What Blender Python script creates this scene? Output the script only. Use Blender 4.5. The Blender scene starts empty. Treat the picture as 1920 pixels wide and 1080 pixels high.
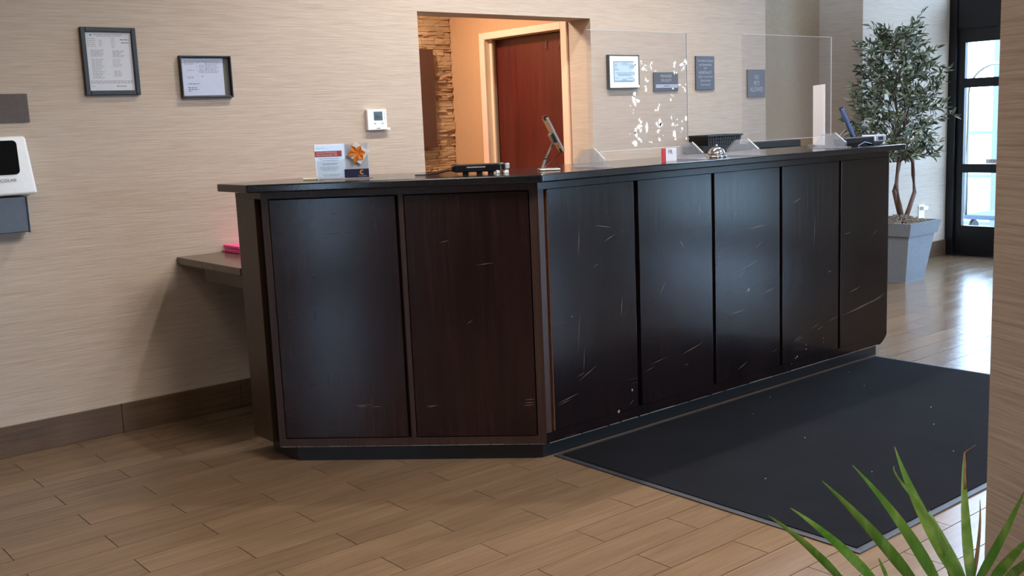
import bpy, bmesh, math, random
from mathutils import Matrix, Vector
random.seed(7)
S = bpy.context.scene
COL = S.collection

# ------------------------------------------------------------------ camera, world, lights, exposure
cam = bpy.data.cameras.new('camera'); cam.lens = 36.834; cam.sensor_width = 36.0; cam.sensor_fit = 'HORIZONTAL'
cam.clip_start = 0.05
camo = bpy.data.objects.new('camera', cam); COL.objects.link(camo)
CR, CU, CF = Vector((0.7682, -0.6389, -0.0413)), Vector((0.1305, 0.0933, 0.9870)), Vector((0.6267, 0.7636, -0.1551))
CF.normalize(); CR = (CR - CF * CR.dot(CF)).normalized(); CU = CR.cross(CF)
camo.matrix_world = Matrix(((CR.x, CU.x, -CF.x, 0), (CR.y, CU.y, -CF.y, 0), (CR.z, CU.z, -CF.z, 1.43), (0, 0, 0, 1)))
S.camera = camo
S.view_settings.view_transform = 'Standard'; S.view_settings.look = 'None'
S.view_settings.gamma = 1.0; S.view_settings.exposure = 0.18
S.view_settings.use_curve_mapping = False
S.cycles.use_denoising = True
S.cycles.max_bounces = 8; S.cycles.transparent_max_bounces = 16
S.cycles.caustics_reflective = False; S.cycles.caustics_refractive = False
S.cycles.sample_clamp_indirect = 6.0

W = bpy.data.worlds.new('world'); S.world = W; W.use_nodes = True
wb = W.node_tree.nodes['Background']; wb.inputs[0].default_value = (0.50, 0.70, 1.0, 1); wb.inputs[1].default_value = 13.0

CEIL = 3.5
def light(kind, loc, energy, color, rot=(0, 0, 0), **kw):
    l = bpy.data.lights.new('light', kind); l.energy = energy; l.color = color
    for k, v in kw.items(): setattr(l, k, v)
    o = bpy.data.objects.new(kind.lower() + '_light', l); COL.objects.link(o)
    o.location = loc; o.rotation_euler = rot
    return o
WARM = (1.0, 0.945, 0.905)
# row of recessed downlights above the service side of the counter
for x, e in ((3.2, 125), (4.13, 122), (5.06, 105), (6.0, 70), (8.6, 22)):
    light('SPOT', (x, 4.0, CEIL - 0.03), e, WARM, spot_size=math.radians(125), spot_blend=0.7, shadow_soft_size=0.05)
# added area lamps for general fill, unseen under the lobby ceiling
for x, y, e, c in ((0.2, 2.0, 18, (1.0, 0.90, 0.77)), (2.5, 0.9, 128, (1.0, 0.94, 0.885)), (5.2, 1.2, 48, (1.0, 0.95, 0.90)), (-1.2, 0.0, 20, (1.0, 0.90, 0.77))):
    light('AREA', (x, y, CEIL - 0.03), e, c, shape='SQUARE', size=0.9)
# corridor lamp behind the opening
light('AREA', (3.9, 5.95, 2.62), 50, (1.0, 0.84, 0.68), shape='DISK', size=0.35)
# sky portals in the glazed openings
def portal(loc, rot, sx, sy):
    o = light('AREA', loc, 1, (1, 1, 1), rot, shape='RECTANGLE', size=sx, size_y=sy); o.data.cycles.is_portal = True
portal((6.5, -4.24, 1.11), (math.radians(90), 0, math.radians(180)), 5.8, 1.62)
portal((9.86, 3.78, 1.7), (0, math.radians(90), 0), 3.3, 2.7)
portal((-3.22, 0.9, 0.8), (0, math.radians(-90), 0), 1.4, 0.48)
portal((9.86, -1.55, 0.48), (0, math.radians(90), 0), 0.76, 1.7)

# ------------------------------------------------------------------ helpers
def lin(h):
    h = h.lstrip('#'); c = [int(h[i:i + 2], 16) / 255 for i in (0, 2, 4)]
    return tuple(v / 12.92 if v <= 0.04045 else ((v + 0.055) / 1.055) ** 2.4 for v in c) + (1.0,)

class NT:
    def __init__(self, name):
        self.m = bpy.data.materials.new(name); self.m.use_nodes = True
        self.t = self.m.node_tree; self.b = self.t.nodes['Principled BSDF']; self.out = self.t.nodes['Material Output']
    def n(self, typ, **kw):
        nd = self.t.nodes.new(typ)
        for k, v in kw.items(): setattr(nd, k, v)
        return nd
    def l(self, a, b): self.t.links.new(a, b)
    def mapping(self, scale, src='Object', rot=(0, 0, 0)):
        tc = self.n('ShaderNodeTexCoord'); mp = self.n('ShaderNodeMapping')
        mp.inputs['Scale'].default_value = scale; mp.inputs['Rotation'].default_value = rot
        self.l(tc.outputs[src], mp.inputs['Vector']); return mp.outputs[0]
    def noise(self, vec, scale=1, detail=3, rough=0.55):
        nd = self.n('ShaderNodeTexNoise'); nd.inputs['Scale'].default_value = scale
        nd.inputs['Detail'].default_value = detail; nd.inputs['Roughness'].default_value = rough
        if vec is not None: self.l(vec, nd.inputs['Vector'])
        return nd.outputs[0]
    def ramp(self, fac, stops):
        nd = self.n('ShaderNodeValToRGB'); e = nd.color_ramp.elements
        while len(e) < len(stops): e.new(0.5)
        for i, (p, c) in enumerate(stops):
            e[i].position = p; e[i].color = lin(c) if isinstance(c, str) else c
        self.l(fac, nd.inputs[0]); return nd.outputs[0]
    def mix(self, fac, a, b, mode='MIX'):
        nd = self.n('ShaderNodeMix'); nd.data_type = 'RGBA'; nd.blend_type = mode
        for sock, v in ((nd.inputs[0], fac), (nd.inputs[6], a), (nd.inputs[7], b)):
            if hasattr(v, 'is_output'): self.l(v, sock)
            elif isinstance(v, (int, float)): sock.default_value = v
            else: sock.default_value = lin(v) if isinstance(v, str) else v
        return nd.outputs[2]
    def math(self, op, a, b=0.0):
        nd = self.n('ShaderNodeMath'); nd.operation = op
        for i, v in enumerate((a, b)):
            if hasattr(v, 'is_output'): self.l(v, nd.inputs[i])
            else: nd.inputs[i].default_value = v
        return nd.outputs[0]
    def bump(self, h, strength=0.3, dist=0.002):
        nd = self.n('ShaderNodeBump'); nd.inputs['Strength'].default_value = strength; nd.inputs['Distance'].default_value = dist
        self.l(h, nd.inputs['Height']); self.l(nd.outputs[0], self.b.inputs['Normal'])
    def set(self, color=None, rough=None, metal=None, **kw):
        if color is not None:
            if hasattr(color, 'is_output'): self.l(color, self.b.inputs['Base Color'])
            else: self.b.inputs['Base Color'].default_value = lin(color) if isinstance(color, str) else color
        if rough is not None:
            if hasattr(rough, 'is_output'): self.l(rough, self.b.inputs['Roughness'])
            else: self.b.inputs['Roughness'].default_value = rough
        if metal is not None: self.b.inputs['Metallic'].default_value = metal
        for k, v in kw.items(): self.b.inputs[k.replace('_', ' ')].default_value = v
        return self.m

def plain(name, color, rough=0.5, metal=0.0, var=0.06, scale=40):
    t = NT(name); f = t.noise(t.mapping((scale,) * 3), 1, 2)
    c = lin(color); d = tuple(v * (1 - var) for v in c[:3]) + (1,); u = tuple(min(1, v * (1 + var)) for v in c[:3]) + (1,)
    return t.set(t.ramp(f, [(0.3, d), (0.7, u)]), rough, metal)

def glassy(name, tint, haze, haze_col, ior=1.49, rough=0.02):
    t = NT(name); tr = t.n('ShaderNodeBsdfTransparent'); tr.inputs[0].default_value = tint
    gl = t.n('ShaderNodeBsdfGlossy'); gl.inputs['Roughness'].default_value = rough
    df = t.n('ShaderNodeBsdfDiffuse'); df.inputs[0].default_value = haze_col
    lw = t.n('ShaderNodeLayerWeight'); lw.inputs['Blend'].default_value = 0.5
    fr = t.n('ShaderNodeMath'); fr.operation = 'MULTIPLY_ADD'; t.l(t.math('POWER', lw.outputs['Facing'], 4.0), fr.inputs[0]); fr.inputs[1].default_value = 0.6; fr.inputs[2].default_value = 0.035
    m1 = t.n('ShaderNodeMixShader'); m1.inputs[0].default_value = haze; t.l(tr.outputs[0], m1.inputs[1]); t.l(df.outputs[0], m1.inputs[2])
    m2 = t.n('ShaderNodeMixShader'); t.l(fr.outputs[0], m2.inputs[0]); t.l(m1.outputs[0], m2.inputs[1]); t.l(gl.outputs[0], m2.inputs[2])
    t.l(m2.outputs[0], t.out.inputs[0]); return t.m

def mat_wallpaper(name, base, dark, light_, depth=0.0035, sc=(5, 5, 120)):
    t = NT(name); v = t.mapping(sc); f = t.noise(v, 1, 4, 0.62)
    v2 = t.mapping((1.2, 1.2, 40)); f2 = t.noise(v2, 1, 2)
    c = t.ramp(f, [(0.2, dark), (0.5, base), (0.8, light_)])
    c = t.mix(0.12, c, t.ramp(f2, [(0.3, dark), (0.7, light_)]))
    t.bump(f, 0.35, depth); return t.set(c, 0.75)

def mat_planks():
    # every tile's own shade and grain, from its row and column on the floor
    t = NT('wood_look_tile'); tc = t.n('ShaderNodeNewGeometry'); sp = t.n('ShaderNodeSeparateXYZ'); t.l(tc.outputs['Position'], sp.inputs[0])
    row = t.math('FLOOR', t.math('DIVIDE', t.math('SUBTRACT', sp.outputs[1], 3.804), 0.1495))
    odd = t.math('MULTIPLY', t.math('MODULO', t.math('ADD', row, 100.0), 2.0), 0.31075)
    colm = t.math('FLOOR', t.math('DIVIDE', t.math('SUBTRACT', sp.outputs[0], t.math('ADD', odd, 0.83)), 0.6215))
    cb = t.n('ShaderNodeCombineXYZ'); t.l(row, cb.inputs[0]); t.l(colm, cb.inputs[1])
    wn = t.n('ShaderNodeTexWhiteNoise'); wn.noise_dimensions = '3D'; t.l(cb.outputs[0], wn.inputs['Vector'])
    off = t.n('ShaderNodeVectorMath'); off.operation = 'SCALE'; t.l(wn.outputs['Color'], off.inputs[0]); off.inputs['Scale'].default_value = 30
    ad = t.n('ShaderNodeVectorMath'); ad.operation = 'ADD'; t.l(tc.outputs['Position'], ad.inputs[0]); t.l(off.outputs[0], ad.inputs[1])
    mp = t.n('ShaderNodeMapping'); mp.inputs['Scale'].default_value = (2.2, 34, 1); t.l(ad.outputs[0], mp.inputs[0])
    g = t.noise(mp.outputs[0], 1, 5, 0.65)
    mp2 = t.n('ShaderNodeMapping'); mp2.inputs['Scale'].default_value = (1.1, 8, 1); t.l(ad.outputs[0], mp2.inputs[0])
    g2 = t.noise(mp2.outputs[0], 1, 4, 0.6)
    mp3 = t.n('ShaderNodeMapping'); mp3.inputs['Scale'].default_value = (5, 150, 1); t.l(ad.outputs[0], mp3.inputs[0])
    g3 = t.noise(mp3.outputs[0], 1, 3, 0.6)
    c = t.ramp(g, [(0.28, '#4e3c2c'), (0.45, '#735e46'), (0.6, '#846f55'), (0.78, '#9c8668')])
    c = t.mix(0.45, c, t.ramp(g2, [(0.3, '#514031'), (0.5, '#715c47'), (0.7, '#876d57')]))
    c = t.mix(0.25, c, t.ramp(g3, [(0.35, '#594534'), (0.65, '#8a715a')]))
    c = t.mix(0.35, c, t.ramp(wn.outputs['Value'], [(0.0, '#675241'), (0.5, '#745d48'), (1.0, '#816952')]))
    t.bump(g3, 0.12, 0.001)
    t.set(c, t.ramp(g2, [(0.3, (0.17,) * 3 + (1,)), (0.7, (0.25,) * 3 + (1,))])); t.b.inputs['Specular IOR Level'].default_value = 0.6
    return t.m

def mat_wood(name, dark, mid, light_, rough, grain_scale=(70, 70, 2.5), scratch=0.0, coat=0.0):
    t = NT(name); g = t.noise(t.mapping(grain_scale), 1, 4, 0.6); f = t.noise(t.mapping((4, 4, 1.2)), 1, 3)
    c = t.ramp(g, [(0.3, dark), (0.5, mid), (0.75, light_)])
    c = t.mix(0.4, c, t.ramp(f, [(0.3, dark), (0.7, light_)]))
    if scratch:
        w = t.noise(t.mapping((9, 9, 9), rot=(0.3, 0.5, 0.2)), 1, 2)
        t.b.inputs['Specular IOR Level'].default_value = 0.38
        for i, (sc, r) in enumerate((((5, 5, 120), (0.4, 0.2, 0.1)), ((120, 120, 4), (0.25, 0.2, 0.0)), ((8, 8, 170), (-0.6, 0.7, 0.3)))):
            s = t.noise(t.mapping(sc, rot=r), 1, 1)
            s = t.ramp(s, [(0.70, (0, 0, 0, 1)), (0.76, (1, 1, 1, 1))])
            s = t.math('MULTIPLY', s, t.ramp(w, [(0.5, (0, 0, 0, 1)), (0.66, (1, 1, 1, 1))]))
            c = t.mix(t.math('MULTIPLY', s, scratch), c, '#8b8078')
        r2 = t.ramp(g, [(0.3, (rough - 0.015,) * 3 + (1,)), (0.7, (rough + 0.02,) * 3 + (1,))])
        t.set(c, r2)
    else: t.set(c, rough)
    t.b.inputs['Coat Weight'].default_value = coat; t.b.inputs['Coat Roughness'].default_value = 0.12
    if not scratch: t.bump(g, 0.05, 0.001)
    return t.m

M = {}
M['wall'] = mat_wallpaper('beige_grasscloth', '#b5a596', '#a59382', '#c4b6a8', 0.003, (6, 6, 190))
M['wall_near'] = mat_wallpaper('ribbed_beige_covering', '#c2ae9d', '#917d6b', '#d4c3b3', 0.006, (4, 4, 140))
M['paint'] = plain('beige_paint', '#ab9780', 0.8)
M['tan'] = plain('tan_paint', '#b88c66', 0.8, var=0.03)
M['ceiling'] = plain('white_ceiling', '#e8e2d8', 0.9)
M['plank'] = mat_planks()
M['grout'] = plain('brown_grout', '#4a3828', 0.9)
M['base'] = mat_wood('brown_tile_base', '#3d2c1d', '#5a4430', '#6d5540', 0.45, (3, 3, 60))
M['espresso'] = mat_wood('espresso_veneer', '#140a0a', '#1f1011', '#2c1817', 0.17, scratch=0.03, coat=0.0)
M['espresso_worn_shaded'] = mat_wood('worn_shaded_veneer', '#0b0708', '#120b0c', '#1d1212', 0.17, scratch=0.05, coat=0.0)  # worn copy of the veneer, toned darker for weaker light on the long front
M['frame'] = mat_wood('espresso_frame', '#24160f', '#33211b', '#412c25', 0.36, scratch=0.15)
M['end'] = mat_wood('brown_end_veneer', '#2a1c13', '#382719', '#46331f', 0.4)
M['black'] = plain('black_recess', '#060505', 0.7)
M['toe'] = plain('black_toe_kick', '#0c0b0d', 0.35)
M['stone_top'] = None
t = NT('black_granite'); f = t.noise(t.mapping((240,) * 3), 1, 3); M['stone_top'] = t.set(t.ramp(f, [(0.35, '#0d0d10'), (0.6, '#1b1b20'), (0.8, '#34343a')]), 0.14)
t = NT('charcoal_carpet'); f = t.noise(t.mapping((420, 420, 420)), 1, 4, 0.75); f2 = t.noise(t.mapping((3, 3, 3)), 1, 3)
c = t.mix(0.45, t.ramp(f, [(0.3, '#0d0d10'), (0.55, '#17171b'), (0.8, '#2b2b31')]), t.ramp(f2, [(0.3, '#111114'), (0.7, '#1d1d22')]))
t.bump(f, 0.9, 0.004); M['carpet'] = t.set(c, 0.95); t.b.inputs['Specular IOR Level'].default_value = 0.1
M['rubber'] = plain('grey_rubber', '#34353b', 0.45)
M['white'] = plain('white_plastic', '#e8eaea', 0.35, var=0.02)
M['paper'] = plain('white_paper', '#dfe2ea', 0.6, var=0.02)
M['ink'] = plain('grey_print', '#85878f', 0.7)
M['ink_dark'] = plain('dark_print', '#34363c', 0.7)
M['blackp'] = plain('black_plastic', '#0b0b0d', 0.28)
M['frameblack'] = plain('black_frame_lacquer', '#08080c', 0.4)
M['greymat'] = plain('grey_mount_board', '#66645f', 0.7)
M['plaque'] = plain('slate_sign_plate', '#4c4c55', 0.5, var=0.1, scale=90)
M['plaque_brown'] = plain('brown_sign_plate', '#4b3d36', 0.5, var=0.15, scale=60)
M['lettering'] = plain('pale_lettering', '#a9abb8', 0.5)
M['strip'] = plain('lavender_name_strip', '#a5abc4', 0.45)
M['grey_tray'] = plain('grey_drip_tray', '#4c525c', 0.35)
M['lcd'] = plain('green_grey_display', '#3a4a47', 0.2)
M['red'] = plain('red_print', '#c4373a', 0.5)
M['banner'] = plain('coral_banner', '#bf4f48', 0.55)
M['navy'] = plain('navy_card', '#232546', 0.4)
M['orange'] = plain('orange_ribbon', '#e07a1c', 0.5, var=0.2)
M['pink'] = plain('hot_pink', '#ff4f9a', 0.45)
M['chrome'] = plain('chrome', '#d8dade', 0.1, 1.0)
M['steel'] = plain('brushed_steel', '#b9b5ae', 0.3, 1.0)
M['tablet_glass'] = plain('tablet_glass', '#2a3550', 0.12)
M['acrylic'] = glassy('clear_acrylic', (0.962, 0.962, 0.968, 1), 0.035, (0.62, 0.64, 0.70, 1))
M['acrylic_foot'] = glassy('cloudy_acrylic', (0.97, 0.98, 0.99, 1), 0.11, (0.80, 0.85, 0.95, 1), rough=0.05)
M['acrylic_edge'] = plain('bright_acrylic_edge', '#e3e8ec', 0.2)
M['glass'] = glassy('door_glass', (0.95, 0.98, 0.98, 1), 0.0, (0.8, 0.8, 0.8, 1), ior=1.5)
M['reflection_fleck'] = plain('reflected_daylight', '#ffffff', 0.8, var=0.0)  # opaque white standing in for daylight reflected in the shield
M['casing'] = plain('pale_door_casing', '#e8bda4', 0.5, var=0.02)
M['door_red'] = mat_wood('mahogany_door', '#401411', '#541d17', '#67281d', 0.32, (40, 40, 1.6))
M['art'] = plain('dark_wood_panel', '#47291a', 0.5)
M['dark_metal'] = plain('dark_bronze_aluminium', '#0d0e14', 0.35, 0.3)
M['planter'] = plain('zinc_grey_planter', '#7d838c', 0.5, 0.0, var=0.08)
M['moss'] = plain('dry_moss', '#8d8274', 0.95, var=0.35, scale=60)
M['basket'] = plain('black_wicker', '#1a1715', 0.55, var=0.3, scale=150)
M['bark'] = mat_wood('tree_bark', '#3d2c22', '#6a5142', '#86695a', 0.8, (30, 30, 8))
M['concrete'] = plain('pale_concrete', '#b9bcb8', 0.9)
M['brass'] = plain('brushed_brass', '#8f8a80', 0.25, 1.0)
M['cart_carpet'] = plain('cart_carpet', '#4a5666', 0.9)
M['terracotta'] = plain('charcoal_pot', '#2b2a2a', 0.6)
M['soil'] = plain('potting_soil', '#2a1f18', 0.95, var=0.4, scale=80)
M['stone'] = None
t = NT('split_face_stone'); oi = t.n('ShaderNodeNewGeometry'); ob = t.n('ShaderNodeObjectInfo')
f = t.noise(t.mapping((60, 60, 110)), 1, 4, 0.7)
rr = t.math('FRACT', t.math('ADD', oi.outputs['Random Per Island'], ob.outputs['Random']))
c = t.mix(0.45, t.ramp(f, [(0.25, '#9a7450'), (0.5, '#cda57a'), (0.75, '#e6c59d')]), t.ramp(rr, [(0, '#b18660'), (0.5, '#cfa477'), (1, '#dcb78e')]))
t.bump(f, 0.9, 0.006); M['stone'] = t.set(c, 0.85)
def mat_leaf(name, dark, mid, light_, rough=0.45):
    t = NT(name); g = t.n('ShaderNodeNewGeometry'); o = t.n('ShaderNodeObjectInfo')
    r = t.math('FRACT', t.math('ADD', g.outputs['Random Per Island'], o.outputs['Random']))
    c = t.ramp(r, [(0.0, dark), (0.5, mid), (1.0, light_)]); t.set(c, rough); return t.m
M['olive'] = mat_leaf('olive_leaf', '#26331f', '#54664c', '#b0baa6')
t = NT('blade_leaf'); f = t.noise(t.mapping((60, 60, 8)), 1, 3); f2 = t.noise(t.mapping((9, 9, 9)), 1, 2)
c = t.mix(0.5, t.ramp(f, [(0.3, '#4a8528'), (0.55, '#7fb047'), (0.75, '#c3dc8c')]), t.ramp(f2, [(0.35, '#4c8a30'), (0.65, '#a4c964')]))
M['blade'] = t.set(c, 0.4)
tl = t.n('ShaderNodeBsdfTranslucent'); t.l(c, tl.inputs[0]); mx = t.n('ShaderNodeMixShader'); mx.inputs[0].default_value = 0.42
t.l(t.b.outputs[0], mx.inputs[1]); t.l(tl.outputs[0], mx.inputs[2]); t.l(mx.outputs[0], t.out.inputs[0])
M['blade_dry'] = plain('dry_leaf', '#8a6a4a', 0.7, var=0.25)

def link(o, parent=None):
    COL.objects.link(o)
    if parent is not None: o.parent = parent
    return o
def obj(name, bm, mat, parent=None, smooth=False):
    me = bpy.data.meshes.new(name); bm.normal_update(); bm.to_mesh(me); bm.free()
    if mat is not None: me.materials.append(mat)
    if smooth:
        for p in me.polygons: p.use_smooth = True
    return link(bpy.data.objects.new(name, me), parent)
def empty(name, loc, parent=None, rot=(0, 0, 0)):
    o = bpy.data.objects.new(name, None); o.location = loc; o.rotation_euler = rot; o.empty_display_size = 0.1
    return link(o, parent)
def tag(o, label=None, cat=None, group=None, kind=None):
    if label: o['label'] = label
    if cat: o['category'] = cat
    if group: o['group'] = group
    if kind: o['kind'] = kind
    return o
def st(o): o['kind'] = 'structure'; return o
def BM(): return bmesh.new()
def box(bm, x0, x1, y0, y1, z0, z1, bev=0.0):
    vs = [bm.verts.new((x, y, z)) for z in (z0, z1) for y in (y0, y1) for x in (x0, x1)]
    fs = [bm.faces.new([vs[i] for i in f]) for f in ((0, 2, 3, 1), (4, 5, 7, 6), (0, 1, 5, 4), (2, 6, 7, 3), (0, 4, 6, 2), (1, 3, 7, 5))]
    if bev:
        es = list({e for f in fs for e in f.edges}); bmesh.ops.bevel(bm, geom=es, offset=bev, segments=2, affect='EDGES', profile=0.5)
    return bm
def prism(bm, poly, z0, z1, bev=0.0):
    lo = [bm.verts.new((x, y, z0)) for x, y in poly]; hi = [bm.verts.new((x, y, z1)) for x, y in poly]; n = len(poly)
    area = sum(poly[i][0] * poly[(i + 1) % n][1] - poly[(i + 1) % n][0] * poly[i][1] for i in range(n))
    fs = []
    if area > 0:
        fs += [bm.faces.new(list(reversed(lo))), bm.faces.new(hi)] + [bm.faces.new((lo[i], lo[(i + 1) % n], hi[(i + 1) % n], hi[i])) for i in range(n)]
    else:
        fs += [bm.faces.new(lo), bm.faces.new(list(reversed(hi)))] + [bm.faces.new((hi[i], hi[(i + 1) % n], lo[(i + 1) % n], lo[i])) for i in range(n)]
    if bev:
        es = list({e for f in fs for e in f.edges}); bmesh.ops.bevel(bm, geom=es, offset=bev, segments=2, affect='EDGES', profile=0.5)
    return bm
def tube(bm, pts, r, seg=8, r2=None):
    pts = [Vector(p) for p in pts]; n = len(pts); rings = []
    up = Vector((0, 0, 1))
    for i, p in enumerate(pts):
        d = (pts[min(i + 1, n - 1)] - pts[max(i - 1, 0)]).normalized()
        a = d.cross(up)
        if a.length < 1e-3: a = d.cross(Vector((0, 1, 0)))
        a.normalize(); b = d.cross(a)
        rr = r if r2 is None else r + (r2 - r) * i / (n - 1)
        rings.append([bm.verts.new(p + (a * math.cos(2 * math.pi * k / seg) + b * math.sin(2 * math.pi * k / seg)) * rr) for k in range(seg)])
    for A, B in zip(rings, rings[1:]):
        for k in range(seg): bm.faces.new((A[k], B[k], B[(k + 1) % seg], A[(k + 1) % seg]))
    bm.faces.new(rings[0]); bm.faces.new(list(reversed(rings[-1])))
    bmesh.ops.recalc_face_normals(bm, faces=bm.faces)
    return bm
def lathe(bm, prof, c=(0, 0, 0), seg=32):
    rings = []
    for r, z in prof:
        rings.append([bm.verts.new((c[0] + r * math.cos(2 * math.pi * k / seg), c[1] + r * math.sin(2 * math.pi * k / seg), c[2] + z)) for k in range(seg)])
    for A, B in zip(rings, rings[1:]):
        for k in range(seg): bm.faces.new((A[k], A[(k + 1) % seg], B[(k + 1) % seg], B[k]))
    bm.faces.new(list(reversed(rings[0]))); bm.faces.new(rings[-1]); return bm
def quads(bm, lst, y=0.0):
    for x0, x1, z0, z1 in lst:
        bm.faces.new([bm.verts.new(p) for p in ((x0, y, z0), (x1, y, z0), (x1, y, z1), (x0, y, z1))])
    return bm
def text(body, size, loc, mat, parent, align='CENTER', rot=(math.pi / 2, 0, 0), sx=1.0, name='lettering'):
    cu = bpy.data.curves.new('lettering', 'FONT'); cu.body = body; cu.size = size; cu.align_x = align; cu.align_y = 'CENTER'
    cu.space_line = 1.0
    tmp = bpy.data.objects.new('tmp', cu); COL.objects.link(tmp)
    dg = bpy.context.evaluated_depsgraph_get(); dg.update()
    me = bpy.data.meshes.new_from_object(tmp.evaluated_get(dg))
    COL.objects.unlink(tmp); bpy.data.objects.remove(tmp); bpy.data.curves.remove(cu)
    me.materials.clear(); me.materials.append(mat)
    o = bpy.data.objects.new(name, me); o.location = loc; o.rotation_euler = rot; o.scale = (sx, 1, 1)
    return link(o, parent)

WY = 5.126      # plane of the wall behind the counter
EX = 9.69       # plane of the end wall with the entrance
HDR = 2.093

# ------------------------------------------------------------------ shell
bm = BM()
box(bm, -3.2, 3.583, WY, WY + 0.21, -0.1, CEIL)
box(bm, 3.583, 4.97, WY, WY + 0.21, HDR, CEIL)
box(bm, 4.97, 6.85, WY, WY + 0.21, -0.1, CEIL)
st(obj('wall_back', bm, M['wall']))
bm = BM(); box(bm, 8.2, EX + 0.15, WY, WY + 0.6, -0.1, CEIL); st(obj('wall_back_end', bm, M['wall']))
bm = BM(); box(bm, 6.6, 8.2, WY + 0.43, WY + 0.6, -0.1, CEIL); box(bm, 6.6, 6.85, WY + 0.21, WY + 0.43, -0.1, CEIL); st(obj('wall_recess', bm, M['paint']))
bm = BM(); box(bm, -3.2, EX + 0.3, -4.2, WY + 0.1, CEIL, CEIL + 0.1); st(obj('ceiling', bm, M['ceiling']))
bm = BM(); box(bm, -3.2, 3.6, -4.2, -4.05, -0.1, CEIL); box(bm, 9.4, EX + 0.15, -4.2, -4.05, -0.1, CEIL); box(bm, 3.6, 9.4, -4.2, -4.05, -0.1, 0.3); box(bm, 3.6, 9.4, -4.2, -4.05, 1.92, CEIL)
st(obj('wall_front', bm, M['wall']))
w = st(empty('window_6', (6.5, -4.12, 0.3)))
bm = BM()
for x in (-2.9, -1.46, -0.03, 1.4, 2.84): box(bm, x, x + 0.06, -0.04, 0.04, 0, 1.62)
box(bm, -2.84, 2.84, -0.04, 0.04, 0, 0.05); box(bm, -2.84, 2.84, -0.04, 0.04, 1.57, 1.62); obj('window_frame', bm, M['dark_metal'], w)
for x0, x1 in ((-2.84, -1.46), (-1.40, -0.03), (0.03, 1.40), (1.46, 2.84)): obj('pane', box(BM(), x0, x1, -0.004, 0.004, 0.05, 1.57), M['glass'], w)
# left wall with one large window (behind the camera, lights the counter)
bm = BM()
box(bm, -3.2, -3.05, -4.05, 0.66, 0, CEIL); box(bm, -3.2, -3.05, 1.14, WY, 0, CEIL)
box(bm, -3.2, -3.05, 0.66, 1.14, 0, 0.1); box(bm, -3.2, -3.05, 0.66, 1.14, 1.5, CEIL)
st(obj('wall_left', bm, M['wall']))
w = st(empty('window_1', (-3.12, 0.9, 0.1)))
bm = BM(); box(bm, -0.03, 0.03, -0.24, -0.21, 0, 1.4); box(bm, -0.03, 0.03, 0.21, 0.24, 0, 1.4)
box(bm, -0.03, 0.03, -0.21, 0.21, 0, 0.04); box(bm, -0.03, 0.03, -0.21, 0.21, 1.36, 1.4); obj('window_frame', bm, M['dark_metal'], w)
bm = BM(); box(bm, -0.004, 0.004, -0.21, 0.21, 0.04, 1.36); obj('pane', bm, M['glass'], w)

# floor: grout bed, every tile plank its own piece where it shows large
fl = st(empty('floor', (0, 0, 0)))
bm = BM(); box(bm, -3.2, EX + 0.3, -4.2, WY + 2.0, -0.12, -0.003); obj('grout_bed', bm, M['grout'], fl)
PW, PL = 0.1495, 0.6215
bm = BM(); g = 0.0016
vb = [(g, g), (PL - g, g), (PL - g, PW - g), (g, PW - g)]
lo = [bm.verts.new((x, y, -0.012)) for x, y in vb]; c_ = 0.0001
mid = [bm.verts.new((x, y, -c_)) for x, y in vb]
hi = [bm.verts.new((min(max(x, g + c_), PL - g - c_), min(max(y, g + c_), PW - g - c_), 0)) for x, y in vb]
for A, B in ((lo, mid), (mid, hi)):
    for i in range(4): bm.faces.new((A[i], A[(i + 1) % 4], B[(i + 1) % 4], B[i]))
bm.faces.new(hi)
plank_me = bpy.data.meshes.new('plank'); bm.to_mesh(plank_me); bm.free(); plank_me.materials.append(M['plank'])
cells = []
CP = Vector((0, 0, 1.43))
for r in range(-53, 23):
    y = 3.804 + r * PW
    for k in range(-8, 17):
        x = 0.83 + (r % 2) * 0.31075 + k * PL
        if x < -3.1 or x > EX or y > WY + 1.6: continue
        if y > WY and not (3.4 < x < 8.3): continue
        p = Vector((x + PL / 2, y + PW / 2, 0)) - CP
        z = p.dot(CF); seen = False
        if z > 0.5:
            u, v = 1964.5 * p.dot(CR) / z, 1964.5 * p.dot(CU) / z
            seen = abs(u) < 1060 and abs(v) < 620 and y < WY and not (2.9 < x < 4.7 and 1.85 < y < 3.2) and not (x > 2.4 and x < 5.3 and y > 3.6)
        cells.append((0 if seen else 1, p.length, x, y))
cells.sort()
bm = BM()
for i, (s, d, x, y) in enumerate(cells):
    if i < 290:
        o = bpy.data.objects.new('plank', plank_me); o.location = (x, y, random.uniform(-0.0004, 0)); link(o, fl)
    else:
        vs = [bm.verts.new((x + v[0], y + v[1], 0)) for v in ((g, g), (PL - g, g), (PL - g, PW - g), (g, PW - g))]; bm.faces.new(vs)
tag(obj('far_planks', bm, M['plank'], fl), kind='stuff')

# baseboards, one piece per tile
bb = st(empty('baseboard_back', (0, WY, 0)))
xs = [-2.94, -2.31, -1.68, -1.05, -0.21, 0.42, 1.05, 1.68, 2.309, 2.93, 3.583]
for a, b in zip(xs, xs[1:]):
    bm = BM(); box(bm, a + 0.001, b - 0.001, -0.012, 0, 0, 0.147, 0.0015); obj('tile', bm, M['base'], bb)
bm = BM(); box(bm, -2.94, 3.583, -0.011, 0, 0.147, 0.151); obj('cap_bead', bm, plain('pale_caulk', '#a79c8d', 0.6), bb)
bb = st(empty('baseboard_end', (0, WY, 0)))
for a, b in ((8.2, 8.62), (8.62, 9.24), (9.24, 9.66)):
    bm = BM(); box(bm, a + 0.001, b - 0.001, -0.012, 0, 0, 0.147, 0.0015); obj('tile', bm, M['base'], bb)

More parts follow.
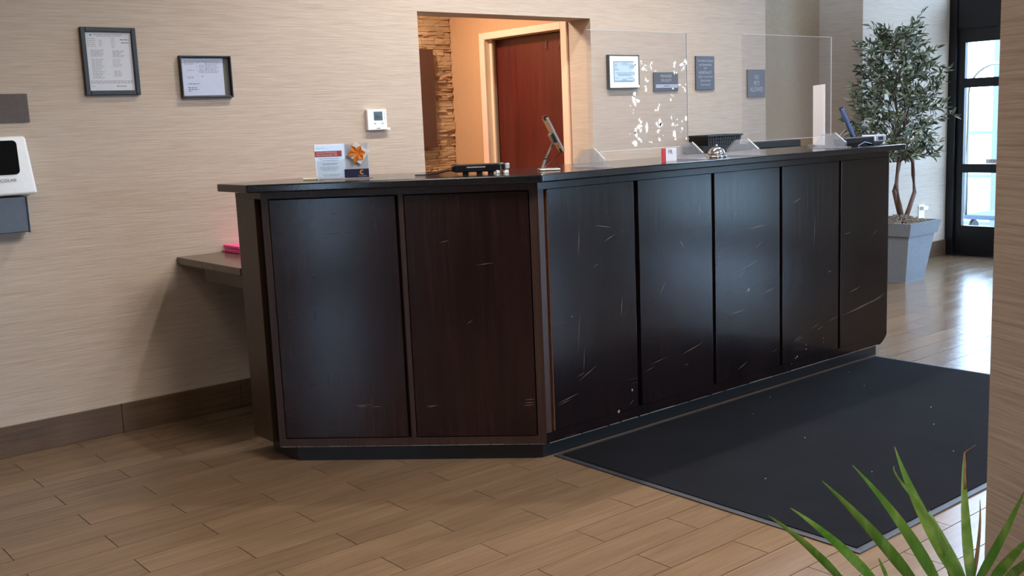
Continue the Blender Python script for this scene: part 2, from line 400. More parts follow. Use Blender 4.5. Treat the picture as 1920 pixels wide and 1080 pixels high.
# corridor behind the opening
bm = BM()
box(bm, 4.97, 5.17, WY + 0.21, 5.345, -0.1, 2.7); box(bm, 4.97, 5.17, 6.29, 6.72, -0.1, 2.7); box(bm, 4.97, 5.17, 5.345, 6.29, 2.085, 2.7)
st(obj('wall_corridor', bm, M['tan']))
bm = BM(); box(bm, 5.175, 5.25, WY + 0.21, 6.9, -0.1, 2.8); st(obj('light_blocker_corridor', bm, M['tan']))  # added blocker, keeps sky light from leaking in over the corridor door
bm = BM(); box(bm, 2.6, 5.1, WY + 0.21, 6.9, 2.7, 2.8); st(obj('ceiling_corridor', bm, M['ceiling']))
bm = BM(); box(bm, 2.5, 2.6, WY + 0.21, 6.9, -0.1, 2.7); st(obj('wall_corridor_left', bm, M['tan']))
ws = st(empty('wall_stone', (0, 6.67, 0)))
bm = BM(); box(bm, 2.6, 4.97, 0.03, 0.15, -0.1, 2.7); obj('mortar_bed', bm, M['stone'], ws)
def stone_mesh():
    bm = BM(); box(bm, 0, 1, 0, 1, 0, 1)
    for v in bm.verts:
        if v.co.y < 0.5: v.co.y += random.uniform(-0.25, 0.25); v.co.x += random.uniform(-0.02, 0.02); v.co.z += random.uniform(-0.08, 0.08)
    me = bpy.data.meshes.new('stone'); bm.normal_update(); bm.to_mesh(me); bm.free(); me.materials.append(M['stone']); return me
sms = [stone_mesh() for _ in range(8)]
rest = BM(); nst = 0
z = 0.0
rows = []
while z < 2.68:
    h = random.choice((0.017, 0.021, 0.025, 0.03)); rows.append((z, min(h, 2.69 - z))); z += h
for z, h in rows:
    x = 4.965
    while x > 2.62:
        wd = random.uniform(0.05, 0.15); wd = min(wd, x - 2.605); pr = random.uniform(0.012, 0.034)
        if x > 4.62 and 1.05 < z < 2.3 and nst < 290:
            o = bpy.data.objects.new('stone', random.choice(sms)); o.location = (x - wd, 0.03 - pr, z); o.scale = (wd - 0.003, pr, h - 0.003); link(o, ws); nst += 1
        else: box(rest, x - wd, x - 0.003, 0.03 - pr, 0.03, z, z + h - 0.003)
        x -= wd
tag(obj('more_stones', rest, M['stone'], ws), kind='stuff')
pa = obj('wall_panel', box(BM(), 4.28, 4.742, 6.60, 6.636, 1.272, 2.008, 0.004), M['art'])
tag(pa, 'tall dark brown wooden panel hanging on the stacked stone wall', 'panel')
# red door in the corridor
d = st(empty('door_1', (4.97, 5.82, 0)))
bm = BM()
for a, b in ((-0.475, -0.415), (0.425, 0.485)): box(bm, -0.018, 0.0, a, b, 0, 2.10, 0.004)
box(bm, -0.018, 0.0, -0.415, 0.425, 2.05, 2.10, 0.004)
obj('casing', bm, M['casing'], d)
bm = BM(); box(bm, 0.0, 0.16, -0.475, -0.43, 0, 2.085); box(bm, 0.0, 0.16, 0.425, 0.47, 0, 2.085); box(bm, 0.0, 0.16, -0.43, 0.425, 2.05, 2.085)
box(bm, 0.035, 0.05, 0.40, 0.425, 0, 2.05); obj('jamb', bm, plain('cream_jamb', '#d8bfa2', 0.5, var=0.02), d)
bm = BM(); box(bm, 0.09, 0.135, -0.43, 0.425, 0.01, 2.045, 0.002); obj('door_leaf', bm, M['door_red'], d)
bm = BM()
for yy, zz in ((-0.16, 1.97), (-0.30, 1.965)): tube(bm, [(0.088, yy, zz + 0.03), (0.082, yy, zz), (0.07, yy, zz - 0.03), (0.082, yy, zz - 0.035)], 0.0035, 6)
obj('coat_hook', bm, M['brass'], d)

# end wall: dark storefront glazing with the entrance
bm = BM(); box(bm, EX, EX + 0.15, -4.2, WY, 3.35, CEIL); box(bm, EX, EX + 0.15, -4.2, -2.4, 0, 3.35); box(bm, EX, EX + 0.15, -0.7, WY - 2.69, 0, 3.35); box(bm, EX, EX + 0.15, -2.4, -0.7, 0, 0.1); box(bm, EX, EX + 0.15, -2.4, -0.7, 0.86, 3.35); st(obj('wall_end', bm, M['paint']))
d2 = st(empty('door_2', (EX, WY, 0)))
bm = BM(); box(bm, -0.035, 0.12, -0.075, 0, 0, 3.35, 0.003); obj('frame_post', bm, M['dark_metal'], d2)
bm = BM(); box(bm, -0.02, 0.12, -1.11, -0.075, 2.124, 2.40, 0.003); obj('head_panel', bm, M['dark_metal'], d2)
bm = BM(); box(bm, -0.035, 0.12, -1.19, -1.11, 0, 3.35, 0.003); obj('frame_post', bm, M['dark_metal'], d2)
obj('threshold', box(BM(), -0.03, 0.12, -1.11, -0.075, 0, 0.0115), M['dark_metal'], d2)
lf = empty('door_leaf', (0, 0, 0), d2)
def rail(name, y0, y1, z0, z1): obj(name, box(BM(), 0.0, 0.05, y0, y1, z0, z1, 0.001), M['dark_metal'], lf)
rail('stile', -0.145, -0.076, 0.012, 2.125); rail('stile', -1.10, -1.0, 0.012, 2.125)
rail('rail', -1.0, -0.145, 2.0, 2.125); rail('rail', -1.0, -0.145, 1.585, 1.67); rail('rail', -1.0, -0.145, 0.79, 0.872); rail('rail', -1.0, -0.145, 0.012, 0.285)
for z0, z1 in ((1.67, 2.0), (0.872, 1.585), (0.285, 0.79)):
    obj('pane', box(BM(), 0.022, 0.028, -1.0, -0.145, z0, z1), M['glass'], lf)
sg = obj('door_label', box(BM(), 0.017, 0.021, -0.62, -0.36, 0.877, 0.917), M['paper'], lf)
text('STAND CLEAR', 0.036, (0.016, -0.49, 0.897), M['ink_dark'], lf, rot=(math.pi / 2, 0, -math.pi / 2), sx=0.8)
for i, (y0, y1) in enumerate(((-1.11, -0.075),)):
    t2 = st(empty('window_2', (EX, WY, 2.40))); obj('pane', box(BM(), 0.04, 0.048, y0, y1, 0.02, 0.93), M['glass'], t2)
    obj('window_frame', box(box(BM(), 0, 0.09, y0, y1, 0, 0.03), 0, 0.09, y0, y1, 0.92, 0.95), M['dark_metal'], t2)
yb = WY - 1.19
for k in range(1):
    y1 = yb - k * 1.5; y0 = y1 - 1.5
    wn_ = st(empty('window_%d' % (k + 3), (EX, y0, 0)))
    bm = BM(); box(bm, 0, 0.1, 0, 0.07, 0, 3.35); box(bm, 0, 0.1, 0.07, 1.5, 0, 0.12); box(bm, 0, 0.1, 0.07, 1.5, 2.13, 2.2); box(bm, 0, 0.1, 0.07, 1.5, 3.28, 3.35)
    obj('window_frame', bm, M['dark_metal'], wn_)
    for z0, z1 in ((0.12, 2.13), (2.2, 3.28)): obj('pane', box(BM(), 0.04, 0.048, 0.07, 1.5, z0, z1), M['glass'], wn_)
w = st(empty('window_4', (EX + 0.07, -1.55, 0.1)))
bm = BM(); box(bm, -0.03, 0.03, -0.85, -0.8, 0, 0.76); box(bm, -0.03, 0.03, 0.8, 0.85, 0, 0.76); box(bm, -0.03, 0.03, -0.8, 0.8, 0, 0.05); box(bm, -0.03, 0.03, -0.8, 0.8, 0.71, 0.76)
obj('window_frame', bm, M['dark_metal'], w); obj('pane', box(BM(), -0.004, 0.004, -0.8, 0.8, 0.05, 0.71), M['glass'], w)
# outside
bm = BM(); box(bm, EX + 0.15, 70, -40, 60, -0.15, -0.01); st(obj('ground', bm, M['concrete']))
bm = BM(); box(bm, -40, -3.2, -40, 60, -0.15, -0.01); box(bm, -3.2, EX + 0.15, -40, -4.2, -0.15, -0.01); st(obj('ground_rear', bm, M['concrete']))
of = st(empty('window_5', (12.0, 5.0, 0)))
for y in (0.78, 2.0, -0.6): obj('mullion', box(BM(), -0.04, 0.04, y - 0.03, y + 0.03, 0, 2.6), plain('grey_mullion', '#6d7680', 0.5), of)
for z in (1.10, 0.60, 2.55, 0.05): obj('crossbar', box(BM(), -0.03, 0.03, -0.6, 2.0, z - 0.02, z + 0.02), plain('grey_mullion', '#6d7680', 0.5), of)

# angled foreground wall, right of the camera
wr = bpy.data.objects.new('wall_right', bpy.data.meshes.new('wall_right'))
bm = BM(); box(bm, 0, 0.35, -3.0, 0, -0.1, CEIL); bm.to_mesh(wr.data); bm.free(); wr.data.materials.append(M['wall_near'])
wr.location = (1.758, 0.845, 0); wr.rotation_euler = (0, 0, -math.radians(27.0)); st(link(wr))

# ------------------------------------------------------------------ reception counter
rc = tag(empty('reception_counter', (2.84, 3.3, 0)), 'long dark espresso reception counter with angled end and panelled front', 'counter')
O = Vector((2.84, 3.3, 0))
def part(name, bm, mat, parent=rc, off=O, smooth=False):
    bmesh.ops.translate(bm, verts=bm.verts, vec=-off); return obj(name, bm, mat, parent, smooth)
top = [(1.935, 4.07), (2.808, 3.197), (5.57, 3.197), (5.57, 3.80), (3.05, 3.80), (2.49, 4.36), (1.935, 4.36)]
part('countertop', prism(BM(), top, 1.188, 1.222, 0.006), M['stone_top'])
part('carcass', prism(BM(), [(2.03, 4.33), (2.03, 4.105), (2.848, 3.29), (5.48, 3.29), (5.48, 3.52), (2.95, 3.52), (2.27, 4.20), (2.27, 4.33)], 0.075, 1.188), M['black'])
part('toe_kick', prism(BM(), [(2.072, 4.29), (2.075, 4.063), (2.815, 3.323), (2.845, 3.303), (5.454, 3.303), (5.454, 3.50), (2.95, 3.50), (2.27, 4.18), (2.27, 4.29)], 0.0, 0.075), M['toe'])
s2 = math.sqrt(0.5)
def ch_box(s0, s1, z0, z1, d0, d1, bev=0.0):
    # board on the angled face: s along the face from the left corner, d = depth behind the face plane
    bm = BM(); box(bm, s0, s1, d0, d1, z0, z1, bev)
    for v in bm.verts:
        s, dd, zz = v.co; v.co = (2.006 + s * s2 + dd * s2, 4.091 - s * s2 + dd * s2, zz)
    bmesh.ops.recalc_face_normals(bm, faces=bm.faces); return bm
for s0, s1 in ((0.0, 0.03), (0.588, 0.609), (1.136, 1.172)): part('stile', ch_box(s0, s1, 0.108, 1.157, 0.0, 0.03), M['frame'])
part('top_rail', ch_box(0, 1.172, 1.157, 1.188, 0.0, 0.03), M['frame'])
part('bottom_rail', ch_box(0, 1.172, 0.071, 0.108, 0.0, 0.03), M['frame'])
for s0, s1 in ((0.034, 0.574), (0.613, 1.131)): part('front_panel', ch_box(s0, s1, 0.112, 1.153, -0.004, 0.03, 0.002), M['espresso'])
def lbox(x0, x1, z0, z1, y0=3.262, y1=3.292, bev=0.0): return box(BM(), x0, x1, y0, y1, z0, z1, bev)
part('stile', lbox(2.835, 2.866, 0.116, 1.156), M['frame'])
part('top_rail', lbox(2.835, 5.50, 1.156, 1.188), M['espresso_worn_shaded'])
bm = BM(); vs = [(2.835, 0.071), (5.43, 0.071), (5.455, 0.08), (5.49, 0.108), (5.50, 0.118), (2.835, 0.118)]
f_ = [bm.verts.new((x, 3.262, z)) for x, z in vs]; b_ = [bm.verts.new((x, 3.292, z)) for x, z in vs]
bm.faces.new(f_); bm.faces.new(list(reversed(b_)))
for i in range(6): bm.faces.new((f_[i], b_[i], b_[(i + 1) % 6], f_[(i + 1) % 6]))
part('bottom_rail', bm, M['espresso_worn_shaded'])
for x0, x1 in ((2.884, 3.400), (3.428, 3.934), (3.956, 4.470), (4.493, 5.000), (5.021, 5.500)):
    part('front_panel', lbox(x0, x1, 0.1185, 1.1555, 3.260, 3.292, 0.002), M['espresso_worn_shaded'])
part('raw_edge', lbox(2.8815, 2.8838, 0.12, 1.15, 3.2605, 3.29), plain('raw_brown_edge', '#6b4632', 0.6, var=0.2))
part('end_panel', box(BM(), 2.006, 2.03, 4.153, 4.335, 0.079, 1.157, 0.002), M['end'])
part('end_rail', box(BM(), 2.006, 2.03, 4.091, 4.335, 1.157, 1.188), M['end'])
part('end_panel', box(BM(), 5.48, 5.50, 3.292, 3.52, 0.12, 1.188), M['espresso_worn_shaded'])
part('edge_strip', box(BM(), 2.003, 2.0058, 4.30, 4.333, 0.082, 0.13), M['acrylic_edge']) if False else None
# chips and scratches: thin pale marks on the long panels, panel by panel
mk = BM()
def stroke(x0, z0, x1, z1, w=0.0016, y=3.2594):
    a, b = Vector((x0, y, z0)), Vector((x1, y, z1)); d_ = (b - a).normalized(); nrm = Vector((-d_.z, 0, d_.x)) * w
    m_ = (a + b) / 2 + nrm * random.uniform(-1, 1)
    mk.faces.new([mk.verts.new(p) for p in (a, m_ - nrm, b, m_ + nrm)])
for p in ((4.58, .222, 4.66, .252), (4.60, .215, 4.68, .245), (4.74, .27, 4.83, .292), (4.80, .255, 4.86, .27), (4.90, .285, 5.0, .305), (5.03, .30, 5.30, .327), (5.12, .31, 5.36, .345), (5.3, .33, 5.49, .37), (5.2, .32, 5.48, .352),
          (3.03, .31, 3.14, .36), (3.02, .33, 3.07, .345), (3.06, .34, 3.07, .46), (3.03, .44, 3.05, .62), (2.90, .235, 3.03, .258), (2.90, .225, 2.98, .24), (3.70, .31, 3.86, .345), (3.48, .30, 3.60, .32), (3.45, .275, 3.52, .29),
          (3.34, .14, 3.37, .16), (3.72, .255, 3.75, .26), (4.13, .62, 4.20, .66), (4.14, .66, 4.30, .70), (4.26, .75, 4.34, .80), (4.2, .86, 4.36, .87), (4.1, .90, 4.12, .98), (4.05, .45, 4.2, .46), (4.33, .52, 4.43, .54),
          (4.58, .96, 4.66, .985), (4.77, .7, 4.78, .9), (5.05, .75, 5.12, .76), (5.33, .72, 5.4, .75), (3.15, .98, 3.26, .96), (3.2, .9, 3.28, .93), (3.05, .85, 3.06, .98), (3.84, .95, 3.85, 1.02), (3.70, .86, 3.73, .82), (3.56, .62, 3.6, .68),
          (3.14, .8, 3.17, .81), (3.3, .55, 3.31, .65), (5.1, .42, 5.22, .44), (4.9, .56, 4.93, .565), (4.12, .16, 4.2, .19), (4.4, .2, 4.45, .215)): stroke(*p, w=random.uniform(0.0005, 0.0011))
for x, z, r in ((4.62, .14, .006), (4.605, .135, .004), (4.70, .168, .005), (4.70, .19, .004), (4.86, .2, .004), (4.86, .18, .003), (4.57, .11, .003), (3.36, .205, .006), (4.21, .555, .011), (3.27, .123, .008), (3.0, .6, .003)):
    mk.faces.new([mk.verts.new((x + r * random.uniform(.6, 1.1) * math.cos(a), 3.2593, z + r * random.uniform(.6, 1.3) * math.sin(a))) for a in (0, 1, 2.1, 3.1, 4.2, 5.2)])
bmesh.ops.recalc_face_normals(mk, faces=mk.faces)
tag(part('scratch_marks', mk, plain('bare_scratch', '#77706a', 0.6)), 'pale scratches and chips', kind='stuff')
mk = BM()
def cstroke(s0, z0, s1, z1, w=0.0013):
    a, b = Vector((s0, -0.0055, z0)), Vector((s1, -0.0055, z1)); d_ = (b - a).normalized(); nrm = Vector((-d_.z, 0, d_.x)) * w; m_ = (a + b) / 2
    vs = [mk.verts.new((2.006 + p.x * s2 + p.y * s2, 4.091 - p.x * s2 + p.y * s2, p.z)) for p in (a, m_ - nrm, b, m_ + nrm)]; mk.faces.new(vs)
for p in ((.34, .255, .43, .258), (.36, .25, .40, .251), (.42, .248, .47, .25), (.655, .248, .72, .25), (.66, .243, .70, .246), (1.08, .255, 1.13, .257), (1.07, .243, 1.131, .247), (1.08, .268, 1.13, .272), (.85, .6, .88, .62), (.9, .85, .98, .86), (.75, .95, .8, .96)): cstroke(*p)
bmesh.ops.recalc_face_normals(mk, faces=mk.faces)
tag(part('scratch_marks', mk, plain('faint_scratch', '#66574f', 0.6)), 'faint pale scratches', kind='stuff')
# worn pale line along the lower edge
mk = BM(); x = 2.85
while x < 5.42:
    x2 = x + random.uniform(0.03, 0.2); hgt = random.uniform(0.0012, 0.003)
    box(mk, x, x2, 3.2612, 3.2625, 0.0705, 0.0705 + hgt); x = x2 + random.uniform(0.0, 0.02)
s = 0.01
for k in range(22):
    l = random.uniform(0.02, 0.08); bmx = ch_box(s, s + l, 0.0705, 0.0715 + random.uniform(0, 0.002), -0.0008, 0.001)
    me = bpy.data.meshes.new('tmp'); bmx.to_mesh(me); bmx.free(); mk.from_mesh(me); bpy.data.meshes.remove(me); s += l + 0.004
    if s > 1.1: break
tag(part('worn_edge', mk, plain('worn_edge', '#7d7570', 0.6)), 'pale worn lower edge', kind='stuff')

# ------------------------------------------------------------------ desk at the wall, pink box
dk = tag(empty('return_desk', (2.03, WY, 0)), 'brown desk slab fixed to the beige wall behind the counter end', 'desk')
part('desk_top', box(BM(), 2.03, 2.95, 4.40, WY - 0.001, 0.80, 0.835, 0.003), mat_wood('brown_laminate', '#43352a', '#4f4033', '#5a4a3c', 0.22, (3, 40, 3)), dk, Vector((2.03, WY, 0)))
part('apron', box(BM(), 2.06, 2.085, 4.42, 4.86, 0.735, 0.80), M['end'], dk, Vector((2.03, WY, 0)))
part('support_leg', box(BM(), 2.86, 2.90, 4.45, 5.10, 0.0, 0.80), M['end'], dk, Vector((2.03, WY, 0)))
pk = tag(empty('pink_box', (2.54, 5.02, 0.8355)), 'hot pink flat box lying on the brown wall desk', 'box')
obj('box_body', box(BM(), -0.26, 0.26, -0.09, 0.09, 0.0, 0.022, 0.003), M['pink'], pk); obj('box_lid', box(BM(), -0.263, 0.263, -0.093, 0.093, 0.0235, 0.038, 0.003), M['pink'], pk)  # hidden right part lengthened to bounce more pink onto the wall

# ------------------------------------------------------------------ carpet mat
mt = tag(empty('floor_mat', (4.15, 2.54, 0)), 'large charcoal carpet mat with rubber border before the counter', 'mat')
bm = BM(); box(bm, -1.235, 1.225, -0.715, 0.715, 0.001, 0.009); obj('carpet', bm, M['carpet'], mt)
for x0, x1, y0, y1 in ((-1.262, -1.235, -0.742, 0.742), (1.225, 1.252, -0.742, 0.742), (-1.235, 1.225, -0.742, -0.715), (-1.235, 1.225, 0.715, 0.742)):
    obj('rubber_edge', box(BM(), x0, x1, y0, y1, 0.0, 0.006, 0.002), M['rubber'], mt)
bm = BM()
for x, y in ((-0.35, 0.1), (0.2, -0.2), (-0.9, -0.1), (0.6, 0.4), (-0.2, 0.5), (-0.55, -0.35), (0.45, -0.05), (-1.0, -0.6), (-0.1, -0.45), (0.8, 0.62), (0.1, 0.62)):
    s = random.uniform(0.0015, 0.003); box(bm, x, x + s * 2, y, y + s, 0.009, 0.0098)
tag(obj('lint', bm, M['paper'], mt), 'tiny white lint specks', kind='stuff')

# ------------------------------------------------------------------ things on the back wall
def frame_bars(bm, x0, x1, z0, z1, w, y0, y1, bev=0.003):
    box(bm, x0, x0 + w, y0, y1, z0, z1, bev); box(bm, x1 - w, x1, y0, y1, z0, z1, bev)
    box(bm, x0 + w, x1 - w, y0, y1, z1 - w, z1, bev); box(bm, x0 + w, x1 - w, y0, y1, z0, z0 + w, bev); return bm
def print_lines(rows, w=0.0025):
    bm = BM(); q = []
    for x0, x1, z in rows:
        x = x0
        while x < x1 - 0.001:
            l = min(random.uniform(0.006, 0.018), x1 - x); q.append((x, x + l, z - w / 2, z + w / 2)); x += l + 0.0035
    return quads(bm, q)
# certificate 1
X0, X1, Z0, Z1 = 1.663, 1.922, 1.641, 1.956
fr = tag(empty('framed_certificate', ((X0 + X1) / 2, WY, (Z0 + Z1) / 2)), 'upright certificate in a thick black frame on the beige wall', 'picture')
hw, hh = (X1 - X0) / 2, (Z1 - Z0) / 2
obj('picture_frame', frame_bars(BM(), -hw, hw, -hh, hh, 0.022, -0.022, -0.001), M['frameblack'], fr)
obj('document', box(BM(), -hw + 0.02, hw - 0.02, -0.009, -0.006, -hh + 0.02, hh - 0.02), M['paper'], fr)
a = -hw + 0.03; b = hw - 0.03; t_ = hh - 0.03
rows = [(a + 0.035, b - 0.03, t_ - 0.004), (a + 0.045, b - 0.04, t_ - 0.011)]
for k in range(5): rows += [(a, a + 0.04, t_ - 0.022 - k * 0.009), (0.012, 0.03, t_ - 0.022 - k * 0.01), (a + 0.055, a + 0.07, t_ - 0.03 - k * 0.006)]
for k in range(6): rows += [(a + 0.012, a + 0.075 - 0.006 * (k % 3), t_ - 0.075 - k * 0.0055), (0.015, 0.07 - 0.007 * (k % 4), t_ - 0.078 - k * 0.0055)]
for k in range(13): rows += [(a + 0.012, a + 0.07 - 0.005 * (k % 4), t_ - 0.118 - k * 0.0072)]
for k in range(5): rows += [(0.012, 0.055 - 0.006 * (k % 3), t_ - 0.118 - k * 0.008), (0.014, 0.05, t_ - 0.172 - k * 0.006)]
rows += [(a, b, t_ - 0.218), (a, b, t_ - 0.223), (a, b, t_ - 0.228), (a, a + 0.02, t_ - 0.243)]
o = obj('printed_text', print_lines(rows, 0.0019), M['ink'], fr); o.location = (0, -0.0095, 0)
o = obj('printed_text', print_lines([(0.055, b, t_ - 0.026), (0.06, b, t_ - 0.04), (0.02, 0.065, t_ - 0.243), (a + 0.016, a + 0.022, t_ - 0.005), (a + 0.016, a + 0.022, t_ - 0.008)], 0.003), M['ink_dark'], fr); o.location = (0, -0.0096, 0)
bm = BM(); box(bm, -hw + 0.021, hw - 0.021, -0.0125, -0.0115, -hh + 0.021, hh - 0.021); obj('glazing', bm, glassy('frame_glass', (0.98, 0.98, 0.98, 1), 0, (1, 1, 1, 1)), fr)
# certificate 2
X0, X1, Z0, Z1 = 2.128, 2.398, 1.621, 1.829
fr = tag(empty('framed_certificate', ((X0 + X1) / 2, WY, (Z0 + Z1) / 2)), 'wide certificate slipped left in a thin black frame on the wall', 'picture')
hw, hh = (X1 - X0) / 2, (Z1 - Z0) / 2
obj('picture_frame', frame_bars(BM(), -hw, hw, -hh, hh, 0.008, -0.026, -0.001, 0.002), M['frameblack'], fr)
obj('mount', box(BM(), -hw + 0.006, hw - 0.006, -0.004, -0.002, -hh + 0.006, hh - 0.006), M['greymat'], fr)
obj('document', box(BM(), -hw + 0.015, hw - 0.038, -0.0065, -0.0045, -hh + 0.012, hh - 0.012), plain('pale_blue_paper', '#cdd6ec', 0.6, var=0.02), fr)
a = -hw + 0.028; b = hw - 0.05; t_ = hh - 0.026
rows = [(a, b, t_)] + [(a, a + 0.05, t_ - 0.009 - k * 0.006) for k in range(2)] + [(a + 0.012, a + 0.05, t_ - 0.045), (a + 0.012, a + 0.045, t_ - 0.078), (a + 0.012, a + 0.042, t_ - 0.083)]
rows += [(0.0, b - 0.01 - 0.008 * (k % 3), t_ - 0.008 - k * 0.007) for k in range(8)] + [(-0.03, -0.005, t_ - 0.02 - k * 0.006) for k in range(7)]
o = obj('printed_text', print_lines(rows, 0.0022), M['ink'], fr); o.location = (0, -0.007, 0)
o = obj('printed_text', print_lines([(a + 0.012, a + 0.07, t_ - 0.112), (a + 0.01, a + 0.06, t_ - 0.130), (a + 0.012, a + 0.065, t_ - 0.139), (a + 0.012, a + 0.03, t_ - 0.147), (-0.02, -0.01, t_ - 0.075)], 0.0028), M['ink_dark'], fr); o.location = (0, -0.0071, 0)
bm = BM()
for k in range(28):
    an = k / 28 * 2 * math.pi
    if k % 4: quads(bm, [(-0.02 + 0.028 * math.cos(an), -0.015 + 0.028 * math.cos(an), t_ - 0.03 + 0.028 * math.sin(an), t_ - 0.027 + 0.028 * math.sin(an))])
o = obj('printed_seal', bm, plain('pale_seal_print', '#a3adc4', 0.7), fr); o.location = (0, -0.0069, 0)
bm = BM(); box(bm, -hw + 0.007, hw - 0.007, -0.0125, -0.0115, -hh + 0.007, hh - 0.007); obj('glazing', bm, bpy.data.materials['frame_glass'], fr)
# licence frame near the counter shields
X0, X1, Z0, Z1 = 5.107, 5.40, 1.633, 1.858
fr = tag(empty('framed_licence', ((X0 + X1) / 2, WY, (Z0 + Z1) / 2)), 'framed pale blue printed licence on a broad white mount', 'picture')
hw, hh = (X1 - X0) / 2, (Z1 - Z0) / 2
obj('picture_frame', frame_bars(BM(), -hw, hw, -hh, hh, 0.006, -0.03, -0.001, 0.0015), M['frameblack'], fr)
obj('mount', box(BM(), -hw + 0.005, hw - 0.005, -0.026, -0.003, -hh + 0.005, hh - 0.005), plain('bright_white_mount', '#f2fbfb', 0.5, var=0.01), fr)
dx0, dx1, dz0, dz1 = -0.103, 0.098, -0.066, 0.070
obj('document', box(BM(), dx0, dx1, -0.0275, -0.026, dz0, dz1), plain('pale_blue_certificate', '#b9d3e6', 0.5, var=0.05), fr)
bm = BM(); frame_bars(bm, dx0, dx1, dz0, dz1, 0.006, -0.0282, -0.0275, 0); obj('border_print', bm, plain('slate_border', '#7f93a8', 0.6), fr)
rows = [(-0.02, 0.03, 0.055), (-0.025, 0.035, 0.047), (0.05, 0.09, 0.045), (0.05, 0.09, 0.035), (0.05, 0.085, 0.025), (-0.09, -0.06, 0.02), (-0.09, -0.05, 0.012), (-0.085, 0.08, -0.008), (-0.07, 0.075, -0.018), (-0.06, 0.06, -0.025), (-0.09, -0.06, -0.043), (0.03, 0.085, -0.043), (-0.02, 0.02, -0.05), (-0.02, 0.02, -0.056), (-0.088, -0.074, 0.05), (-0.088, -0.074, 0.044), (-0.088, -0.074, 0.038)]
o = obj('printed_text', print_lines(rows, 0.0038), plain('blue_grey_print', '#7c93b6', 0.6), fr); o.location = (0, -0.0284, 0)

def plate(name, x0, x1, z0, z1, mat, label, cat='sign', d=0.012):
    o = empty(name, ((x0 + x1) / 2, WY, (z0 + z1) / 2)); tag(o, label, cat)
    obj('plate', box(BM(), -(x1 - x0) / 2, (x1 - x0) / 2, -d, -0.001, -(z1 - z0) / 2, (z1 - z0) / 2, 0.0015), mat, o); return o
p = plate('wall_sign', 5.564, 5.818, 1.610, 1.742, plain('charcoal_sign_plate', '#3f4046', 0.5, var=0.1), 'charcoal sign reading MANAGER ON DUTY with a lavender name strip')
text('MANAGER', 0.029, (0, -0.0125, 0.039), M['lettering'], p, sx=0.85); text('ON DUTY', 0.029, (0, -0.0125, 0.008), M['lettering'], p, sx=0.85)
obj('name_strip', box(BM(), -0.112, 0.118, -0.0155, -0.012, -0.043, -0.018, 0.001), M['strip'], p)
o = obj('printed_name', print_lines([(-0.03, 0.03, -0.030)], 0.007), plain('slate_name_print', '#5f6580', 0.6), p); o.location = (0, -0.0158, 0)
p = plate('wall_sign', 6.013, 6.221, 1.614, 1.858, M['plaque'], 'tall slate sign of seven text lines beside the first clear shield')
for k, (tx, sz) in enumerate((('This Hotel is Owned', 0.022), ('and Operated By', 0.022), ('TTP', 0.022), ('HOSPITALITY', 0.027), ('Under a License from', 0.020), ('Choice Hotels', 0.022), ('International', 0.022))):
    text(tx, sz, (0, -0.0125, 0.088 - 0.0285 * k), M['lettering'], p, sx=0.92)
p = plate('wall_sign', 6.613, 6.83, 1.553, 1.761, M['plaque'], 'slate sign reading NO PETS ALLOWED by the recess corner')
for k, tx in enumerate(('NO', 'PETS', 'ALLOWED')): text(tx, 0.047, (0, -0.0125, 0.045 - 0.046 * k), M['lettering'], p, sx=0.72)
p = plate('wall_plaque', 1.12, 1.4025, 1.527, 1.654, M['plaque_brown'], 'plain brown plaque on the wall over the soap dispenser', 'sign')
# dispenser
dp = tag(empty('soap_dispenser', (1.255, WY, 1.2)), 'white wall soap dispenser with black window and grey drip tray', 'dispenser')
bm = BM(); vs = [(-0.12, 0.265), (0.098, 0.265), (0.12, 0.005), (-0.13, 0.005)]
fw = [bm.verts.new((x, -0.095 if z > 0.1 else -0.115, z)) for x, z in vs]; bw = [bm.verts.new((x * 1.02, 0, z)) for x, z in vs]
bm.faces.new(list(reversed(fw))); bm.faces.new(bw)
for i in range(4): bm.faces.new((fw[i], fw[(i + 1) % 4], bw[(i + 1) % 4], bw[i]))
bmesh.ops.recalc_face_normals(bm, faces=bm.faces); bmesh.ops.bevel(bm, geom=list(bm.edges), offset=0.014, segments=4, affect='EDGES', profile=0.5)
obj('dispenser_body', bm, M['white'], dp, True)
bm = BM(); box(bm, -0.085, 0.045, -0.006, 0.008, -0.075, 0.075, 0.0); bmesh.ops.bevel(bm, geom=[e for e in bm.edges if abs(e.verts[0].co.y - e.verts[1].co.y) > 0.005], offset=0.018, segments=4, affect='EDGES', profile=0.5)
mb = plain('matt_black_window', '#030303', 0.7); mb.node_tree.nodes['Principled BSDF'].inputs['Specular IOR Level'].default_value = 0.1
o = obj('window', bm, mb, dp); o.location = (0.01, -0.1015, 0.172); o.rotation_euler = (-0.076, 0, 0)
text('ECOLAB', 0.018, (-0.004, -0.1165, 0.072), M['ink_dark'], dp, rot=(math.pi / 2 - 0.076, 0, 0), sx=1.15)
bm = BM(); box(bm, -0.10, 0.075, -0.085, 0, -0.165, -0.002, 0.006); obj('drip_tray', bm, M['grey_tray'], dp)
obj('tray_rim', box(BM(), 0.0755, 0.081, -0.09, 0, -0.168, -0.004, 0.002), plain('pale_grey_edge', '#8a9099', 0.35), dp)
